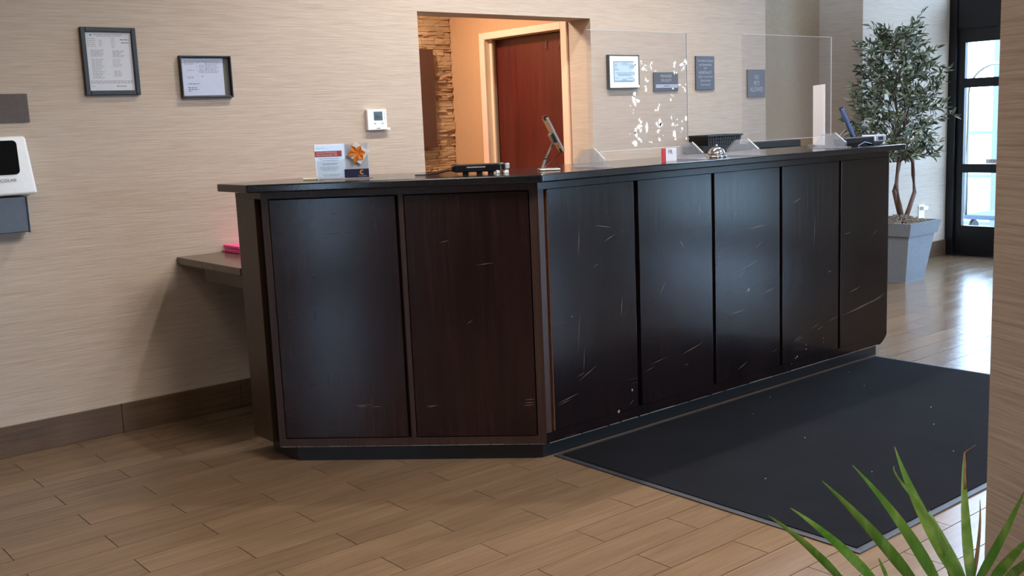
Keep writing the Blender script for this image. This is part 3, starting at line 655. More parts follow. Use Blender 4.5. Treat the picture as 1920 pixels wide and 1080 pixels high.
# thermostat
th = tag(empty('thermostat', (3.252, WY, 1.482)), 'small white thermostat with a dark display on the wall', 'thermostat')
obj('thermostat_body', box(BM(), -0.064, 0.064, -0.028, -0.001, -0.058, 0.058, 0.004), M['white'], th)
obj('display', box(BM(), -0.022, 0.035, -0.0295, -0.027, -0.004, 0.045, 0.001), M['lcd'], th)
text('70', 0.024, (0.0, -0.03, 0.012), M['blackp'], th)
for x in (-0.016, 0.034): obj('button', box(BM(), x - 0.006, x + 0.006, -0.0305, -0.028, -0.024, -0.016, 0.001), plain('pale_button', '#b5bfb9', 0.4), th)
for z in (0.032, 0.02, 0.006): obj('mode_mark', box(BM(), 0.045, 0.055, -0.029, -0.028, z, z + 0.004), plain('pale_mark', '#a9b5b0', 0.5), th)
o = obj('maker_mark', print_lines([(-0.008, 0.018, -0.048)], 0.004), M['ink_dark'], th); o.location = (0, -0.0285, 0)
obj('lock_tab', box(BM(), 0.062, 0.086, -0.026, -0.01, -0.062, -0.046, 0.004), M['white'], th)
# outlet behind the tree
ot = tag(empty('wall_outlet', (9.21, WY, 0.46)), 'white wall outlet with a plug low behind the tree planter', 'outlet')
obj('cover_plate', box(BM(), -0.05, 0.05, -0.006, -0.001, -0.08, 0.06, 0.002), M['white'], ot); obj('plug', box(BM(), -0.03, 0.05, -0.045, -0.006, 0.01, 0.045, 0.004), M['white'], ot)

for o in list(bpy.data.objects):
    if o.name.startswith('printed_'): o['kind'] = 'stuff'

# ------------------------------------------------------------------ service side: back cabinet and basket
bc = tag(empty('back_cabinet', (6.48, 5.025, 0)), 'low black cabinet behind the counter by the recess', 'cabinet')
bm = BM(); box(bm, -0.60, 0.58, -0.08, 0.09, 0.0, 1.168, 0.003); obj('cabinet_body', bm, M['black'], bc)
prism_pts = [(-0.62, -0.095), (0.52, -0.095), (0.60, -0.06), (0.63, 0.0), (0.63, 0.098), (-0.62, 0.098)]
obj('cabinet_top', prism(BM(), prism_pts, 1.168, 1.211, 0.003), plain('dark_laminate', '#141210', 0.8), bc)
bk = tag(empty('basket', (6.11, 5.022, 1.212)), 'black woven tray basket on the low black cabinet', 'basket')
bm = BM()
lo_ = [(-0.172, -0.078), (0.178, -0.078), (0.178, 0.078), (-0.172, 0.078)]; hi_ = [(-0.19, -0.088), (0.195, -0.088), (0.195, 0.088), (-0.19, 0.088)]
A = [bm.verts.new((x, y, 0.0)) for x, y in lo_]; B = [bm.verts.new((x, y, 0.068)) for x, y in hi_]; C2 = [bm.verts.new((x * 0.92, y * 0.9, 0.068)) for x, y in hi_]; D2 = [bm.verts.new((x * 0.9, y * 0.88, 0.01)) for x, y in lo_]
for P, Q in ((A, B), (B, C2), (C2, D2)):
    for i in range(4): bm.faces.new((P[i], P[(i + 1) % 4], Q[(i + 1) % 4], Q[i]))
bm.faces.new(list(reversed(A))); bm.faces.new(D2); obj('basket_body', bm, M['basket'], bk)
def ring(z, f, r):
    pts = [(hi_[i][0] * f, hi_[i][1] * f, z) for i in (0, 1, 2, 3, 0)]; b_ = BM(); tube(b_, pts, r, 6); return b_
obj('rim', ring(0.068, 1.02, 0.008), M['basket'], bk)
for z, f in ((0.045, 0.965), (0.02, 0.90)): obj('woven_band', ring(z, f, 0.005), M['basket'], bk)
bm = BM()
for k in range(13):
    x = -0.15 + k * 0.025; tube(bm, [(x, -0.077, 0.003), (x * 1.13, -0.090, 0.066)], 0.004, 5)
tag(obj('wicker_ribs', bm, M['basket'], bk), kind='stuff')
tag(obj('paper_sheet', box(BM(), 6.325, 6.40, 4.95, 5.05, 1.2112, 1.2135), M['paper']), 'small white sheet lying at the basket end on the cabinet', 'paper')

# ------------------------------------------------------------------ clear shields on the counter
CTZ = 1.2225
def shield(label, x0, x1, yc, rot, blobs):
    g_ = tag(empty('sneeze_guard', ((x0 + x1) / 2, yc, CTZ), None, (0, 0, rot)), label, 'screen'); h_ = (x1 - x0) / 2
    bm = BM(); T = 0.0025
    pts = [(-h_, 0.004), (-h_ + 0.055, 0.004), (-h_ + 0.055, 0.066), (h_ - 0.055, 0.066), (h_ - 0.055, 0.004), (h_, 0.004), (h_, 0.598), (-h_, 0.598)]
    F_ = [bm.verts.new((x, -T, z)) for x, z in pts]; B_ = [bm.verts.new((x, T, z)) for x, z in pts]
    bm.faces.new(F_); bm.faces.new(list(reversed(B_)))
    for i in range(8): bm.faces.new((F_[i], B_[i], B_[(i + 1) % 8], F_[(i + 1) % 8]))
    bmesh.ops.recalc_face_normals(bm, faces=bm.faces); obj('pane', bm, M['acrylic'], g_)
    bm = BM(); box(bm, -h_, h_, -0.0026, 0.0026, 0.598, 0.5995); box(bm, h_, h_ + 0.0015, -0.0026, 0.0026, 0.07, 0.598); box(bm, -h_ + 0.06, h_ - 0.06, -0.0026, 0.0026, 0.0645, 0.066)
    obj('polished_edge', bm, M['acrylic_edge'], g_)
    for sgn in (-1, 1):
        f_ = empty('foot', (sgn * h_, 0, 0), g_); f_.location.x -= sgn * 0.002
        for off in (-0.010, 0.010):
            bm = BM(); prof = [(-0.095, 0.0), (0.095, 0.0), (0.095, 0.03), (0.045, 0.078), (-0.03, 0.082), (-0.095, 0.032)]
            P = [bm.verts.new((off - 0.0015, y, z)) for y, z in prof]; Q = [bm.verts.new((off + 0.0015, y, z)) for y, z in prof]
            bm.faces.new(list(reversed(P))); bm.faces.new(Q)
            for i in range(6): bm.faces.new((P[i], P[(i + 1) % 6], Q[(i + 1) % 6], Q[i]))
            bmesh.ops.recalc_face_normals(bm, faces=bm.faces); obj('foot_plate', bm, M['acrylic_foot'], f_)
        bm = BM(); tube(bm, [(0, -0.095, 0.031), (0, -0.03, 0.082)], 0.0025, 5); obj('foot_edge', bm, M['acrylic_edge'], f_)
        obj('foot_base', box(BM(), -0.04, 0.04, -0.105, 0.10, 0.0, 0.006, 0.001), M['acrylic_foot'], f_)
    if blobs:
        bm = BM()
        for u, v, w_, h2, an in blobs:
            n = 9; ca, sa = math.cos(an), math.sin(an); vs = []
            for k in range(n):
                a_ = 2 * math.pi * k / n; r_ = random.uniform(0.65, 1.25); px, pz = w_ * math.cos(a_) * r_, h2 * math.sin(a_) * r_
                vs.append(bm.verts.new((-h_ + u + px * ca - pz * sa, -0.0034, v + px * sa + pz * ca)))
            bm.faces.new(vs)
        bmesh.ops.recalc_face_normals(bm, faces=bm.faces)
        tag(obj('reflection_flecks', bm, M['reflection_fleck'], g_), 'scattered white flecks drawn for reflected daylight', kind='stuff')
    return g_
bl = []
def px_blob(cx, cy, w_, h2, an=0.0):   # one patch of the drawn daylight reflection, position measured on the pane
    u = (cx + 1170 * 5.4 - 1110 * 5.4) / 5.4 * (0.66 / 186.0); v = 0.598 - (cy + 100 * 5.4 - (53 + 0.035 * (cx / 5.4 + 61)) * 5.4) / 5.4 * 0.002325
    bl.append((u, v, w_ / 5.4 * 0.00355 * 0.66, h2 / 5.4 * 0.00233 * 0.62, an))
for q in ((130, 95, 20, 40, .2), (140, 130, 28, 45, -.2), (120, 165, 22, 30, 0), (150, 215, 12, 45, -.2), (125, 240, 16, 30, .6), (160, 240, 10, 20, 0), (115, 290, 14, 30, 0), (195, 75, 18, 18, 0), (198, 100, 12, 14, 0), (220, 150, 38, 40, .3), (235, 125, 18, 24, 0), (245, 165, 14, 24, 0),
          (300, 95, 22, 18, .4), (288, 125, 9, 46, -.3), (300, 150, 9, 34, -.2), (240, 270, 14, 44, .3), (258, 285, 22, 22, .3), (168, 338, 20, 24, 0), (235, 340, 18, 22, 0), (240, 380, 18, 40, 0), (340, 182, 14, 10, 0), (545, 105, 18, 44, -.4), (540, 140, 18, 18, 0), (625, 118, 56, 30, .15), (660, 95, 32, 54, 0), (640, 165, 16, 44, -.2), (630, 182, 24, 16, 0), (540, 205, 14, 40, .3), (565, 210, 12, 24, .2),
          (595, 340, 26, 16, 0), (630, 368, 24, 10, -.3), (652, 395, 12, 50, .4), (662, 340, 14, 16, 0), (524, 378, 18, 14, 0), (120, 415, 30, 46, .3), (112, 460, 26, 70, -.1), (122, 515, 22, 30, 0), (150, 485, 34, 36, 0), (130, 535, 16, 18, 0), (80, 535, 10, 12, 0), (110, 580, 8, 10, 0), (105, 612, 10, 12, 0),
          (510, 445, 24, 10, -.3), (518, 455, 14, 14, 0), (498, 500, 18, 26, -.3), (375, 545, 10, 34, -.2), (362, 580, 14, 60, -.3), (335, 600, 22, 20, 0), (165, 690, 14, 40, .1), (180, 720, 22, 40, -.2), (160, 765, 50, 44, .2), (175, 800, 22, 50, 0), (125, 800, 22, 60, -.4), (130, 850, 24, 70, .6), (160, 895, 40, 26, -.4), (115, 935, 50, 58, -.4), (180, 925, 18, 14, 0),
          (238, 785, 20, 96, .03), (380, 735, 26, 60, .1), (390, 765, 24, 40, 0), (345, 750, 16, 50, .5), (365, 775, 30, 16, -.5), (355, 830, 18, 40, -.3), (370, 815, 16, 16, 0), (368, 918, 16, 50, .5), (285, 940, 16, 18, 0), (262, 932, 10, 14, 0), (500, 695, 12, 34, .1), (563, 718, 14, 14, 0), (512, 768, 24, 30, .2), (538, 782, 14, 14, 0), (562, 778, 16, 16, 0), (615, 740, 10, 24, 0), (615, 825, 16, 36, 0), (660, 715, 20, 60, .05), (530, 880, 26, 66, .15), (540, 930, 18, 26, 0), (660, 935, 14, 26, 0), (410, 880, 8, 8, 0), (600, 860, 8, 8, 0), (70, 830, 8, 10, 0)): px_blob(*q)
shield('clear acrylic counter shield with reflected daylight modelled as white flecks', 3.27, 3.93, 3.40, 0.0, bl)
shield('clean clear acrylic shield nearer the tree end of the counter', 4.30, 5.10, 3.37, math.radians(1.5), None)
# small red and white card behind the first shield's foot
cd = tag(empty('price_card', (3.76, 3.36, CTZ)), 'small red and white card at the foot of the marked shield', 'card')
obj('card', box(BM(), -0.062, 0.04, -0.002, 0.002, 0.0, 0.062), M['paper'], cd)
obj('red_band', box(BM(), -0.063, -0.036, -0.0035, -0.0005, 0.0, 0.062), M['red'], cd)
text('FR', 0.03, (-0.005, -0.003, 0.043), plain('purple_print', '#54405e', 0.6), cd)
# upright white board
wbd = tag(empty('white_board', (5.275, 3.575, CTZ), None, (0, 0, -math.radians(42))), 'plain white upright board standing at the end of the counter', 'board')
obj('board', box(BM(), -0.004, 0.004, -0.125, 0.125, 0.012, 0.352, 0.001), plain('white_board', '#fafaff', 0.4, var=0.01), wbd)
obj('board_base', box(BM(), -0.035, 0.035, -0.125, 0.125, 0.0, 0.012, 0.002), M['acrylic_foot'], wbd)

# ------------------------------------------------------------------ brochure holder on the angled end
bh = tag(empty('brochure_stand', (2.338, 3.962, CTZ), None, (0, 0, -math.radians(45))), 'leaflet stand with coral banner and orange ribbon on the counter', 'sign stand')
hw = 0.118
obj('card', box(BM(), -hw + 0.004, hw - 0.004, -0.002, 0.002, 0.006, 0.148), M['paper'], bh)
bm = BM(); box(bm, -hw, hw, -0.007, -0.005, 0.0, 0.152); box(bm, -hw, hw, -0.007, 0.055, -0.0005, 0.002); obj('acrylic_holder', bm, M['acrylic'], bh)
obj('banner', box(BM(), -hw, 0.0, -0.0082, -0.0072, 0.098, 0.123), M['banner'], bh)
text('CHOICE PRIVILEGES', 0.0115, (-hw + 0.006, -0.0086, 0.116), M['white'], bh, 'LEFT', sx=0.9); text('GIVE REWARDS, WE', 0.0115, (-hw + 0.006, -0.0086, 0.105), M['white'], bh, 'LEFT', sx=0.9)
rows = [(-hw + 0.02, -0.015, 0.090), (-hw + 0.025, -0.02, 0.083), (-hw + 0.03, -0.02, 0.069), (-hw + 0.032, -0.025, 0.065), (-hw + 0.02, -0.015, 0.053), (-hw + 0.022, -0.018, 0.047), (-hw + 0.03, -0.022, 0.041), (-hw + 0.03, -0.01, 0.022), (-hw + 0.035, -0.02, 0.016), (-hw + 0.004, -hw + 0.045, 0.135)]
o = obj('printed_text', print_lines(rows, 0.0018), M['ink'], bh); o.location = (0, -0.0078, 0); o['kind'] = 'stuff'
obj('navy_card', box(BM(), 0.008, hw - 0.003, -0.0095, -0.0075, 0.005, 0.042, 0.0), M['navy'], bh)
bm = BM(); n = 20; R1, R2 = 0.010, 0.005
for k in range(15):
    a0, a1 = math.radians(50 + k * 18), math.radians(50 + (k + 1) * 18)
    bm.faces.new([bm.verts.new((0.085 + r * math.cos(a_), -0.0102, 0.028 + r * math.sin(a_))) for r, a_ in ((R1, a0), (R1, a1), (R2, a1), (R2, a0))])
obj('round_emblem', bm, plain('orange_yellow_emblem', '#ea9a3a', 0.5, var=0.3), bh)
text('Comfort', 0.0105, (0.087, -0.0102, 0.012), M['lettering'], bh)
gb = empty('gift_box_print', (0.072, -0.012, 0.108), bh, (0, math.radians(35), 0))
obj('gift_box', box(BM(), -0.036, 0.036, -0.002, 0.002, -0.033, 0.033), plain('white_gift', '#e9e9e4', 0.5, var=0.02), gb)
bm = BM()
for an in (20, 75, 135, 200, 250, 320):
    a_ = math.radians(an - 35); d_ = Vector((math.cos(a_), 0, math.sin(a_))); n_ = Vector((-d_.z, 0, d_.x))
    L_ = 0.036 if an not in (250, 320, 200) else 0.045
    vs = [Vector((0, -0.004, 0)), d_ * L_ * 0.6 - n_ * 0.012 + Vector((0, -0.009, 0)), d_ * L_ + Vector((0, -0.005, 0)), d_ * L_ * 0.6 + n_ * 0.012 + Vector((0, -0.009, 0))]
    bm.faces.new([bm.verts.new(v) for v in vs])
bmesh.ops.recalc_face_normals(bm, faces=bm.faces)
obj('ribbon_bow', bm, M['orange'], gb)
pn = obj('cream_rod', tube(BM(), [(2.215, 4.092, CTZ + 0.0055), (2.262, 4.045, CTZ + 0.0055)], 0.0055, 10), plain('cream_plastic', '#efe8cf', 0.4)); tag(pn, 'short cream pen lying left of the leaflet stand', 'rod')  # short cream rod lying on the countertop

# ------------------------------------------------------------------ card reader, tablet stand
cr = tag(empty('card_reader', (2.778, 3.572, CTZ), None, (0, 0, -math.radians(45))), 'black slotted desktop card reader on the angled counter end', 'card reader')
obj('reader_body', box(BM(), -0.105, 0.093, -0.03, 0.05, 0.009, 0.042, 0.004), M['blackp'], cr)
obj('slot_lip', box(BM(), -0.05, 0.03, -0.036, -0.029, 0.028, 0.0315), plain('pale_slot_edge', '#b9bcc4', 0.3), cr)
obj('slot_plate', box(BM(), -0.05, 0.03, -0.0335, -0.029, 0.012, 0.027, 0.001), plain('dark_slot', '#15161c', 0.2), cr)
obj('left_cap', box(BM(), -0.118, -0.1055, -0.022, 0.04, 0.012, 0.036, 0.003), M['blackp'], cr)
obj('silver_band', box(BM(), 0.0935, 0.098, -0.031, 0.05, 0.01, 0.043, 0.001), M['steel'], cr)
obj('right_cap', box(BM(), 0.0985, 0.112, -0.028, 0.045, 0.014, 0.040, 0.003), M['blackp'], cr)
obj('grey_knob', box(BM(), 0.1125, 0.128, -0.02, 0.03, 0.017, 0.041, 0.004), plain('grey_blue_plastic', '#a7b3bd', 0.3), cr)
for x, y in ((-0.06, 0.0), (0.0, 0.0), (0.05, -0.01), (0.08, -0.01)): obj('reader_foot', box(BM(), x - 0.012, x + 0.012, y - 0.01, y + 0.02, 0.0, 0.009), M['blackp'], cr)
obj('reader_cable', tube(BM(), [(-0.118, 0.0, 0.018), (-0.15, -0.005, 0.014), (-0.19, -0.01, 0.006), (-0.23, -0.02, 0.0035), (-0.28, 0.0, 0.0035)], 0.003, 6), M['blackp'], cr)
tn = [tag(obj('crumpled_tag', (lambda b_: (box(b_, -0.009, 0.009, -0.006, 0.006, 0.0, 0.012), [setattr(v, 'co', v.co + Vector((random.uniform(-.003, .003), random.uniform(-.003, .003), 0 if v.co.z < .001 else random.uniform(-.004, .003)))) for v in b_.verts], b_)[2])(BM()), M['white']), lab, 'tag') for lab in ('small white tag under the card reader, beside its middle foot', 'small white tag under the right end of the card reader')]
tn[0].location = (2.81, 3.49, CTZ); tn[1].location = (2.838, 3.464, CTZ)

def tablet_stand(name, loc, rot, pole, hub, tilt_vec, L_, label, body, thick, stem_mat):
    g_ = tag(empty(name, loc, None, (0, 0, rot)), label, 'tablet stand')
    obj('stand_base', box(BM(), -0.045, 0.045, -0.05, 0.05, 0.0, 0.008, 0.003), M['steel'], g_)
    bm = BM(); tube(bm, [(pole[0], 0, 0.008), (pole[0] + (hub[0] - pole[0]) * 0.3, 0, 0.008 + (hub[2] - 0.008) * 0.35)], 0.0065, 10); obj('pole', bm, stem_mat, g_)
    bm = BM(); tube(bm, [(pole[0] + (hub[0] - pole[0]) * 0.3, 0, 0.008 + (hub[2] - 0.008) * 0.35), (hub[0], 0, hub[2])], 0.0045, 10); obj('upper_pole', bm, stem_mat, g_)
    obj('collar', box(BM(), pole[0] + (hub[0] - pole[0]) * 0.3 - 0.008, pole[0] + (hub[0] - pole[0]) * 0.3 + 0.008, -0.008, 0.008, 0.008 + (hub[2] - 0.008) * 0.33, 0.008 + (hub[2] - 0.008) * 0.4, 0.002), M['blackp'], g_)
    ang = math.atan2(tilt_vec[0], tilt_vec[1])
    cr_ = empty('tablet', (hub[0] + 0.012, 0, hub[2] + 0.012), g_, (0, ang, 0))
    obj('tablet_shell', box(BM(), -thick, 0.0, -0.085, 0.085, -L_ * 0.38, L_ * 0.62, 0.002), body, cr_)
    obj('tablet_screen', box(BM(), 0.0005, 0.0025, -0.078, 0.078, -L_ * 0.34, L_ * 0.58), M['tablet_glass'], cr_)
    for z0 in (-L_ * 0.40, L_ * 0.55): obj('grip', box(BM(), -thick - 0.004, 0.006, -0.03, 0.03, z0, z0 + L_ * 0.12, 0.002), M['blackp'], cr_)
    bm = BM(); box(bm, -thick - 0.016, -thick, -0.02, 0.02, -0.02, 0.03, 0.004); obj('swivel_joint', bm, M['steel'], cr_)
    bm = BM(); tube(bm, [(hub[0] + 0.015, 0.0, hub[2] - 0.02), (hub[0] + 0.03, 0.01, 0.07), (pole[0] + 0.035, 0.01, 0.03), (pole[0] + 0.01, 0.0, 0.012)], 0.0015, 6); obj('charging_cable', bm, M['blackp'], g_)
    return g_
# the tablets lean with their screens towards the staff side
tablet_stand('tablet_stand', (3.05, 3.43, CTZ), -math.radians(35), (-0.03, 0, 0), (0.025, 0, 0.125), (-0.42, 0.9), 0.16, 'slim tablet on a chrome pole stand by the marked shield', plain('silver_tablet', '#b9b7b2', 0.25, 0.6), 0.009, M['steel'])
tablet_stand('tablet_stand', (5.545, 3.585, CTZ), -math.radians(52), (-0.06, 0, 0), (0.02, 0, 0.10), (-0.38, 0.92), 0.18, 'blue-backed tablet on a stand at the tree end of the counter', plain('blue_tablet_shell', '#4a5f95', 0.3), 0.014, M['steel'])
tm = tag(empty('payment_terminal', (5.42, 3.42, CTZ), None, (0, 0, 0)), 'long black desktop unit with a silver end at the counter end', 'terminal')
obj('terminal_body', box(BM(), -0.19, 0.10, -0.05, 0.03, 0.012, 0.048, 0.004), M['blackp'], tm)
obj('top_trim', box(BM(), -0.19, 0.09, -0.052, -0.05, 0.045, 0.049), plain('grey_trim', '#8d8f96', 0.3), tm)
obj('terminal_foot', box(BM(), -0.15, 0.06, -0.03, 0.04, 0.0, 0.012), M['blackp'], tm)
ec = empty('silver_end', (0.118, 0, 0), tm)
obj('end_shell', box(BM(), -0.016, 0.10, -0.055, 0.035, 0.016, 0.054, 0.006), plain('silver_plastic', '#b9c0cc', 0.25, 0.3), ec)
obj('end_window', box(BM(), 0.015, 0.07, -0.0575, -0.053, 0.024, 0.044, 0.002), M['tablet_glass'], ec)
obj('end_foot', box(BM(), 0.0, 0.08, -0.03, 0.03, 0.0, 0.016), M['blackp'], ec)
obj('terminal_cable', tube(BM(), [(-0.19, -0.02, 0.02), (-0.21, -0.06, 0.004), (-0.13, -0.09, 0.003), (-0.03, -0.07, 0.02), (0.06, -0.06, 0.006)], 0.0025, 6), M['blackp'], tm)
# call bell
be = tag(empty('call_bell', (4.145, 3.40, CTZ)), 'chrome call bell on the counter between the two clear shields', 'bell')
obj('bell_base', lathe(BM(), [(0.052, 0), (0.052, 0.004), (0.046, 0.009), (0.03, 0.011)], seg=36), M['chrome'], be, True)
obj('bell_dome', lathe(BM(), [(0.044, 0.0125), (0.0435, 0.02), (0.039, 0.032), (0.03, 0.041), (0.018, 0.047), (0.006, 0.049)], seg=36), M['chrome'], be, True)
obj('bell_button', lathe(BM(), [(0.003, 0.048), (0.003, 0.054), (0.007, 0.055), (0.006, 0.06), (0.002, 0.062)], seg=18), M['chrome'], be, True)

# ------------------------------------------------------------------ luggage cart beyond the glass
lc = tag(empty('luggage_cart', (11.0, 5.33, 0)), 'arched luggage cart standing outside behind the door glass', 'cart')
obj('deck', box(BM(), 0, 0.9, -0.3, 0.3, 0.2, 0.25, 0.01), M['cart_carpet'], lc)
for x in (0.02, 0.88):
    pts = [(x, 0.29, 0.25)] + [(x, 0.29 * math.cos(a_), 1.54 + 0.30 * math.sin(a_)) for a_ in [math.pi * k / 14 for k in range(15)]] + [(x, -0.29, 0.25)]
    obj('hoop', tube(BM(), pts, 0.019, 10), M['brass'], lc, True)
obj('hang_bar', tube(BM(), [(0.02, 0, 1.84), (0.88, 0, 1.84)], 0.016, 8), M['brass'], lc)
for x in (0.1, 0.8):
    for y in (-0.24, 0.24):
        bm = BM(); lathe(bm, [(0.09, -0.02), (0.1, 0.0), (0.09, 0.02)], seg=20)
        bmesh.ops.rotate(bm, verts=bm.verts, cent=(0, 0, 0), matrix=Matrix.Rotation(math.pi / 2, 3, 'X')); bmesh.ops.translate(bm, verts=bm.verts, vec=(x, y, 0.1)); obj('wheel', bm, M['rubber'], lc)

# ------------------------------------------------------------------ olive tree
tr = tag(empty('potted_olive_tree', (8.03, 4.66, 0)), 'olive tree in a tapered zinc grey planter near the entrance', 'tree')
def ring_sq(bm, h, z): return [bm.verts.new((x * h, y * h, z)) for x, y in ((-1, -1), (1, -1), (1, 1), (-1, 1))]
bm = BM(); r0 = ring_sq(bm, 0.148, 0.0); r1 = ring_sq(bm, 0.148, 0.012); r2 = ring_sq(bm, 0.202, 0.395)
for A, B in ((r0, r1), (r1, r2)):
    for i in range(4): bm.faces.new((A[i], A[(i + 1) % 4], B[(i + 1) % 4], B[i]))
bm.faces.new(list(reversed(r0))); bm.faces.new(r2); obj('planter', bm, M['planter'], tr)
bm = BM(); r0 = ring_sq(bm, 0.218, 0.39); r1 = ring_sq(bm, 0.24, 0.498); r2 = ring_sq(bm, 0.222, 0.498); r3 = ring_sq(bm, 0.21, 0.46); r4 = ring_sq(bm, 0.19, 0.39)
for A, B in ((r0, r1), (r1, r2), (r2, r3)):
    for i in range(4): bm.faces.new((A[i], A[(i + 1) % 4], B[(i + 1) % 4], B[i]))
bm.faces.new(r3); bm.faces.new(list(reversed(r0))); obj('planter_rim', bm, M['planter'], tr)
bm = BM()
for k in range(420):
    x, y = random.uniform(-0.2, 0.2), random.uniform(-0.2, 0.2); z = 0.47 + 0.055 * math.exp(-((x / 0.13) ** 2 + (y / 0.13) ** 2)) + random.uniform(0, 0.014)
    d_ = Vector((random.uniform(-1, 1), random.uniform(-1, 1), random.uniform(-0.4, 0.8))) * 0.02
    tube(bm, [(x, y, z), Vector((x, y, z)) + d_ + Vector((0, 0, 0.008)), Vector((x, y, z)) + d_ * 1.6], 0.0045, 4)
tag(obj('moss', bm, M['moss'], tr), 'dry grey moss', kind='stuff')
CRX, CRY = 0.02, 0.06      # crown axis relative to the planter
trunks = [[(0.10, 0.02, 0.46), (0.16, 0.0, 0.60), (0.215, -0.01, 0.72), (0.205, 0.0, 0.86), (0.195, 0.0, 0.97), (0.15, 0.02, 1.06), (0.10, 0.03, 1.20), (0.09, 0.02, 1.55), (0.06, 0.03, 1.85)],
          [(0.06, 0.0, 0.46), (0.0, 0.0, 0.62), (-0.02, 0.02, 0.80), (0.02, 0.03, 0.98), (0.07, 0.03, 1.10), (0.04, 0.05, 1.30), (-0.02, 0.05, 1.60)],
          [(0.13, 0.05, 0.46), (0.06, 0.05, 0.60), (0.01, 0.06, 0.74), (0.05, 0.05, 0.90), (0.10, 0.05, 1.05), (0.16, 0.06, 1.25), (0.18, 0.02, 1.5)]]
for p in trunks: obj('trunk', tube(BM(), p, 0.021, 8, 0.007), M['bark'], tr, True)
prof = [(0.98, 0.24), (1.06, 0.38), (1.2, 0.45), (1.42, 0.45), (1.6, 0.38), (1.8, 0.33), (1.95, 0.22), (2.1, 0.08)]
def radius(z):
    for (z0, r0), (z1, r1) in zip(prof, prof[1:]):
        if z0 <= z <= z1: return r0 + (r1 - r0) * (z - z0) / (z1 - z0)
    return 0.06
def leaf_verts(L_, w_): return [(0, 0, 0), (w_, 0.3 * L_, 0.05 * L_), (w_ * 0.8, 0.65 * L_, 0.04 * L_), (0, L_, -0.06 * L_), (-w_ * 0.8, 0.65 * L_, 0.04 * L_), (-w_, 0.3 * L_, 0.05 * L_), (0, 0.5 * L_, -0.02 * L_)]
LF = [(0, 1, 6), (1, 2, 6), (2, 3, 6), (3, 4, 6), (4, 5, 6), (5, 0, 6)]
lme = bpy.data.meshes.new('leaf'); lme.from_pydata(leaf_verts(0.072, 0.0105), [], LF); lme.materials.append(M['olive'])
leaves = []; twb = BM()
def twig(P, r0, r1, nl, f0):
    tube(twb, P, r0, 4, r1); ns = len(P) - 1
    for j in range(nl):
        f_ = f0 + (1 - f0) * j / max(1, nl - 1); seg_ = min(int(f_ * ns), ns - 1); pp = P[seg_].lerp(P[seg_ + 1], f_ * ns - seg_); dr = (P[seg_ + 1] - P[seg_]).normalized()
        side = Matrix.Rotation(random.uniform(0, 6.28), 3, dr) @ dr.cross(Vector((0.31, 0.2, 0.9))).normalized()
        d_ = (dr * random.uniform(0.2, 0.9) + side * random.uniform(0.5, 1.0)).normalized()
        if j == nl - 1: d_ = dr
        up = Vector((random.uniform(-1, 1), random.uniform(-1, 1), random.uniform(-0.3, 1))).normalized(); xa = d_.cross(up).normalized(); za = xa.cross(d_)
        s_ = random.uniform(0.65, 1.1)
        leaves.append(Matrix(((xa.x * s_, d_.x * s_, za.x * s_, pp.x), (xa.y * s_, d_.y * s_, za.y * s_, pp.y), (xa.z * s_, d_.z * s_, za.z * s_, pp.z), (0, 0, 0, 1))))
for k in range(100):
    z = 1.0 + 1.07 * ((k + random.random()) / 100) ** 0.92; an = k * 2.39996 + random.uniform(-0.3, 0.3); rr = radius(z) * random.uniform(0.55, 0.95)
    tip = Vector((CRX + rr * math.cos(an), CRY + min(rr * math.sin(an), 0.33), z))
    base = Vector((CRX + 0.12 * rr * math.cos(an), CRY + 0.12 * rr * math.sin(an), max(0.98, z - 0.12 - 0.3 * rr)))
    mid_ = (base + tip) / 2 + Vector((random.uniform(-.03, .03), random.uniform(-.03, .03), 0.02)); P = [base, base.lerp(mid_, 0.5), mid_, mid_.lerp(tip, 0.5) + Vector((0, 0, 0.01)), tip]
    twig(P, 0.0042, 0.0016, 9, 0.3)
    for q in range(3):
        st_ = P[1 + q].lerp(P[2 + q], random.random()); out = Vector((math.cos(an + random.uniform(-1.3, 1.3)), math.sin(an + random.uniform(-1.3, 1.3)), random.uniform(-0.3, 1.1))).normalized()
        L_ = random.uniform(0.09, 0.17); e1 = st_ + out * L_ * 0.5; e2 = e1 + (out + Vector((0, 0, random.uniform(-0.5, 0.5)))).normalized() * L_ * 0.5
        e2.y = min(e2.y, 0.38)
        twig([st_, e1, e2], 0.002, 0.001, 9, 0.15)
tag(obj('twigs', twb, M['bark'], tr), kind='stuff')
base_w = Vector((8.03, 4.66, 0))
leaves.sort(key=lambda m: ((m.translation + base_w) - CP).length)
for m in leaves[:300]:
    o = bpy.data.objects.new('leaf', lme); link(o, tr); o.matrix_basis = m
vv, ff = [], []
lv = [Vector(v) for v in leaf_verts(0.072, 0.0105)]
for m in leaves[300:]:
    n0 = len(vv); vv += [tuple(m @ v) for v in lv]; ff += [tuple(i + n0 for i in f) for f in LF]
me = bpy.data.meshes.new('foliage'); me.from_pydata(vv, [], ff); me.materials.append(M['olive'])
tag(link(bpy.data.objects.new('foliage', me), tr), kind='stuff')

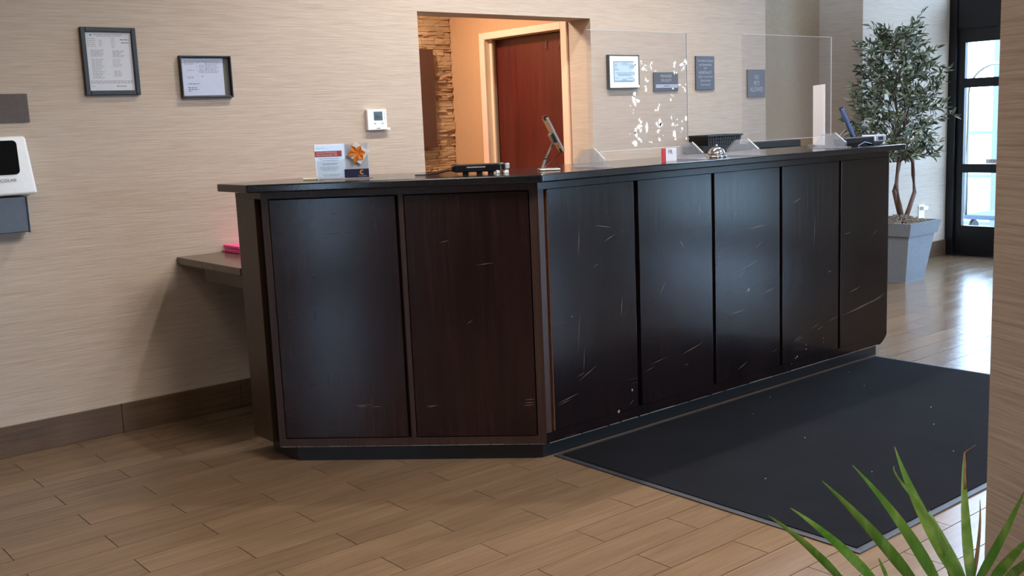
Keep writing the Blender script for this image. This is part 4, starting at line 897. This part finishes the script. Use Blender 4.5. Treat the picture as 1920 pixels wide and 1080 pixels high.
# ------------------------------------------------------------------ blade-leaved plant in the foreground
pl = tag(empty('blade_leaf_plant', (1.31, 0.634, 0)), 'green blade-leaved potted plant at the near corner of the angled wall', 'plant')
OP = Vector((1.31, 0.634, 0)); CB = Vector((0, 0, 0.66))
obj('pot', lathe(BM(), [(0.11, 0.0), (0.12, 0.01), (0.15, 0.27), (0.165, 0.27), (0.168, 0.30), (0.15, 0.30), (0.145, 0.275)], seg=40), M['terracotta'], pl, True)
obj('potting_soil', lathe(BM(), [(0.1, 0.262), (0.146, 0.272), (0.08, 0.282), (0.02, 0.285)], seg=24), M['soil'], pl)
obj('stem', tube(BM(), [(0, 0, 0.27), (0.012, 0.005, 0.40), (-0.006, 0.0, 0.55), (0, 0, 0.68)], 0.022, 10, 0.017), M['bark'], pl, True)
BL = [((0.982, 0.734, 0.956), (1.079, 0.752, 0.888), (1.179, 0.764, 0.805), 0.0159), ((1.044, 0.746, 0.945), (1.129, 0.742, 0.88), (1.212, 0.736, 0.803), 0.0202),
      ((1.12, 0.752, 0.959), (1.187, 0.728, 0.885), (1.253, 0.703, 0.801), 0.0246), ((1.238, 0.783, 0.944), (1.263, 0.729, 0.875), (1.278, 0.682, 0.8), 0.0246),
      ((1.375, 0.8, 0.935), (1.333, 0.736, 0.869), (1.303, 0.661, 0.798), 0.0285), ((1.327, 0.772, 0.923), (1.318, 0.755, 0.905), (1.312, 0.70, 0.86), 0.006),
      ((1.447, 0.783, 0.821), (1.377, 0.72, 0.809), (1.307, 0.658, 0.798), 0.0173), ((1.499, 0.757, 0.903), (1.406, 0.706, 0.857), (1.316, 0.65, 0.798), 0.0213),
      ((1.462, 0.712, 0.852), (1.393, 0.678, 0.828), (1.319, 0.648, 0.798), 0.0072), ((1.32, 0.584, 0.938), (1.328, 0.61, 0.874), (1.325, 0.642, 0.797), 0.0173),
      ((1.268, 0.553, 0.897), (1.308, 0.589, 0.853), (1.34, 0.63, 0.796), 0.0202), ((1.175, 0.503, 0.92), (1.268, 0.558, 0.86), (1.352, 0.619, 0.792), 0.0188), ((1.12, 0.671, 0.879), (1.174, 0.698, 0.843), (1.229, 0.722, 0.799), 0.0072)]
for i, (tp, md, bt, w_) in enumerate(BL):
    tp, md, bt = Vector(tp) - OP, Vector(md) - OP, Vector(bt) - OP
    k = 4 * md / 2 - tp / 2 - bt / 2; ctrl = 2 * md - (tp + bt) / 2
    pts = [CB.lerp(bt, f_) for f_ in (0.0, 0.35, 0.7)] + [bt * (1 - s_) ** 2 + ctrl * 2 * s_ * (1 - s_) + tp * s_ ** 2 for s_ in [j / 12 for j in range(13)]]
    n = len(pts); vs, fs = [], []
    view = Vector((0, 0, 1.43)) - OP
    for j, p in enumerate(pts):
        d_ = (pts[min(j + 1, n - 1)] - pts[max(j - 1, 0)]).normalized(); sd = d_.cross((view - p).normalized()).normalized(); sd = (sd * 0.93 + sd.cross(d_) * 0.3 * (1 if i % 2 else -1)).normalized(); nn = sd.cross(d_)
        q = j / (n - 1); ww = w_ * 0.33 * min(1.0, 0.35 + q * 2.2) * (1 - max(0, (q - 0.35) / 0.65) ** 1.4) + 0.0004
        vs += [p - sd * ww + nn * ww * 0.18, p - nn * ww * 0.12, p + sd * ww + nn * ww * 0.18]
    for j in range(n - 1):
        a_ = j * 3; fs += [(a_, a_ + 1, a_ + 4, a_ + 3), (a_ + 1, a_ + 2, a_ + 5, a_ + 4)]
    me = bpy.data.meshes.new('blade'); me.from_pydata([tuple(v) for v in vs], [], fs); me.materials.append(M['blade_dry'] if i in (8,) else M['blade'])
    for p in me.polygons: p.use_smooth = True
    o = link(bpy.data.objects.new('blade', me), pl)
    if i == 8: o['label'] = 'dry brown blade'
# dried brown tip of the upright blade
bm = BM(); tube(bm, [Vector(p) - OP for p in ((1.436, 0.721, 0.8725), (1.455, 0.732, 0.8815), (1.48, 0.745, 0.895), (1.500, 0.756, 0.905), (1.503, 0.748, 0.913), (1.512, 0.745, 0.917))], 0.0032, 5, 0.0006)
obj('dry_tip', bm, M['blade_dry'], pl, True)['label'] = 'dry brown leaf tip'
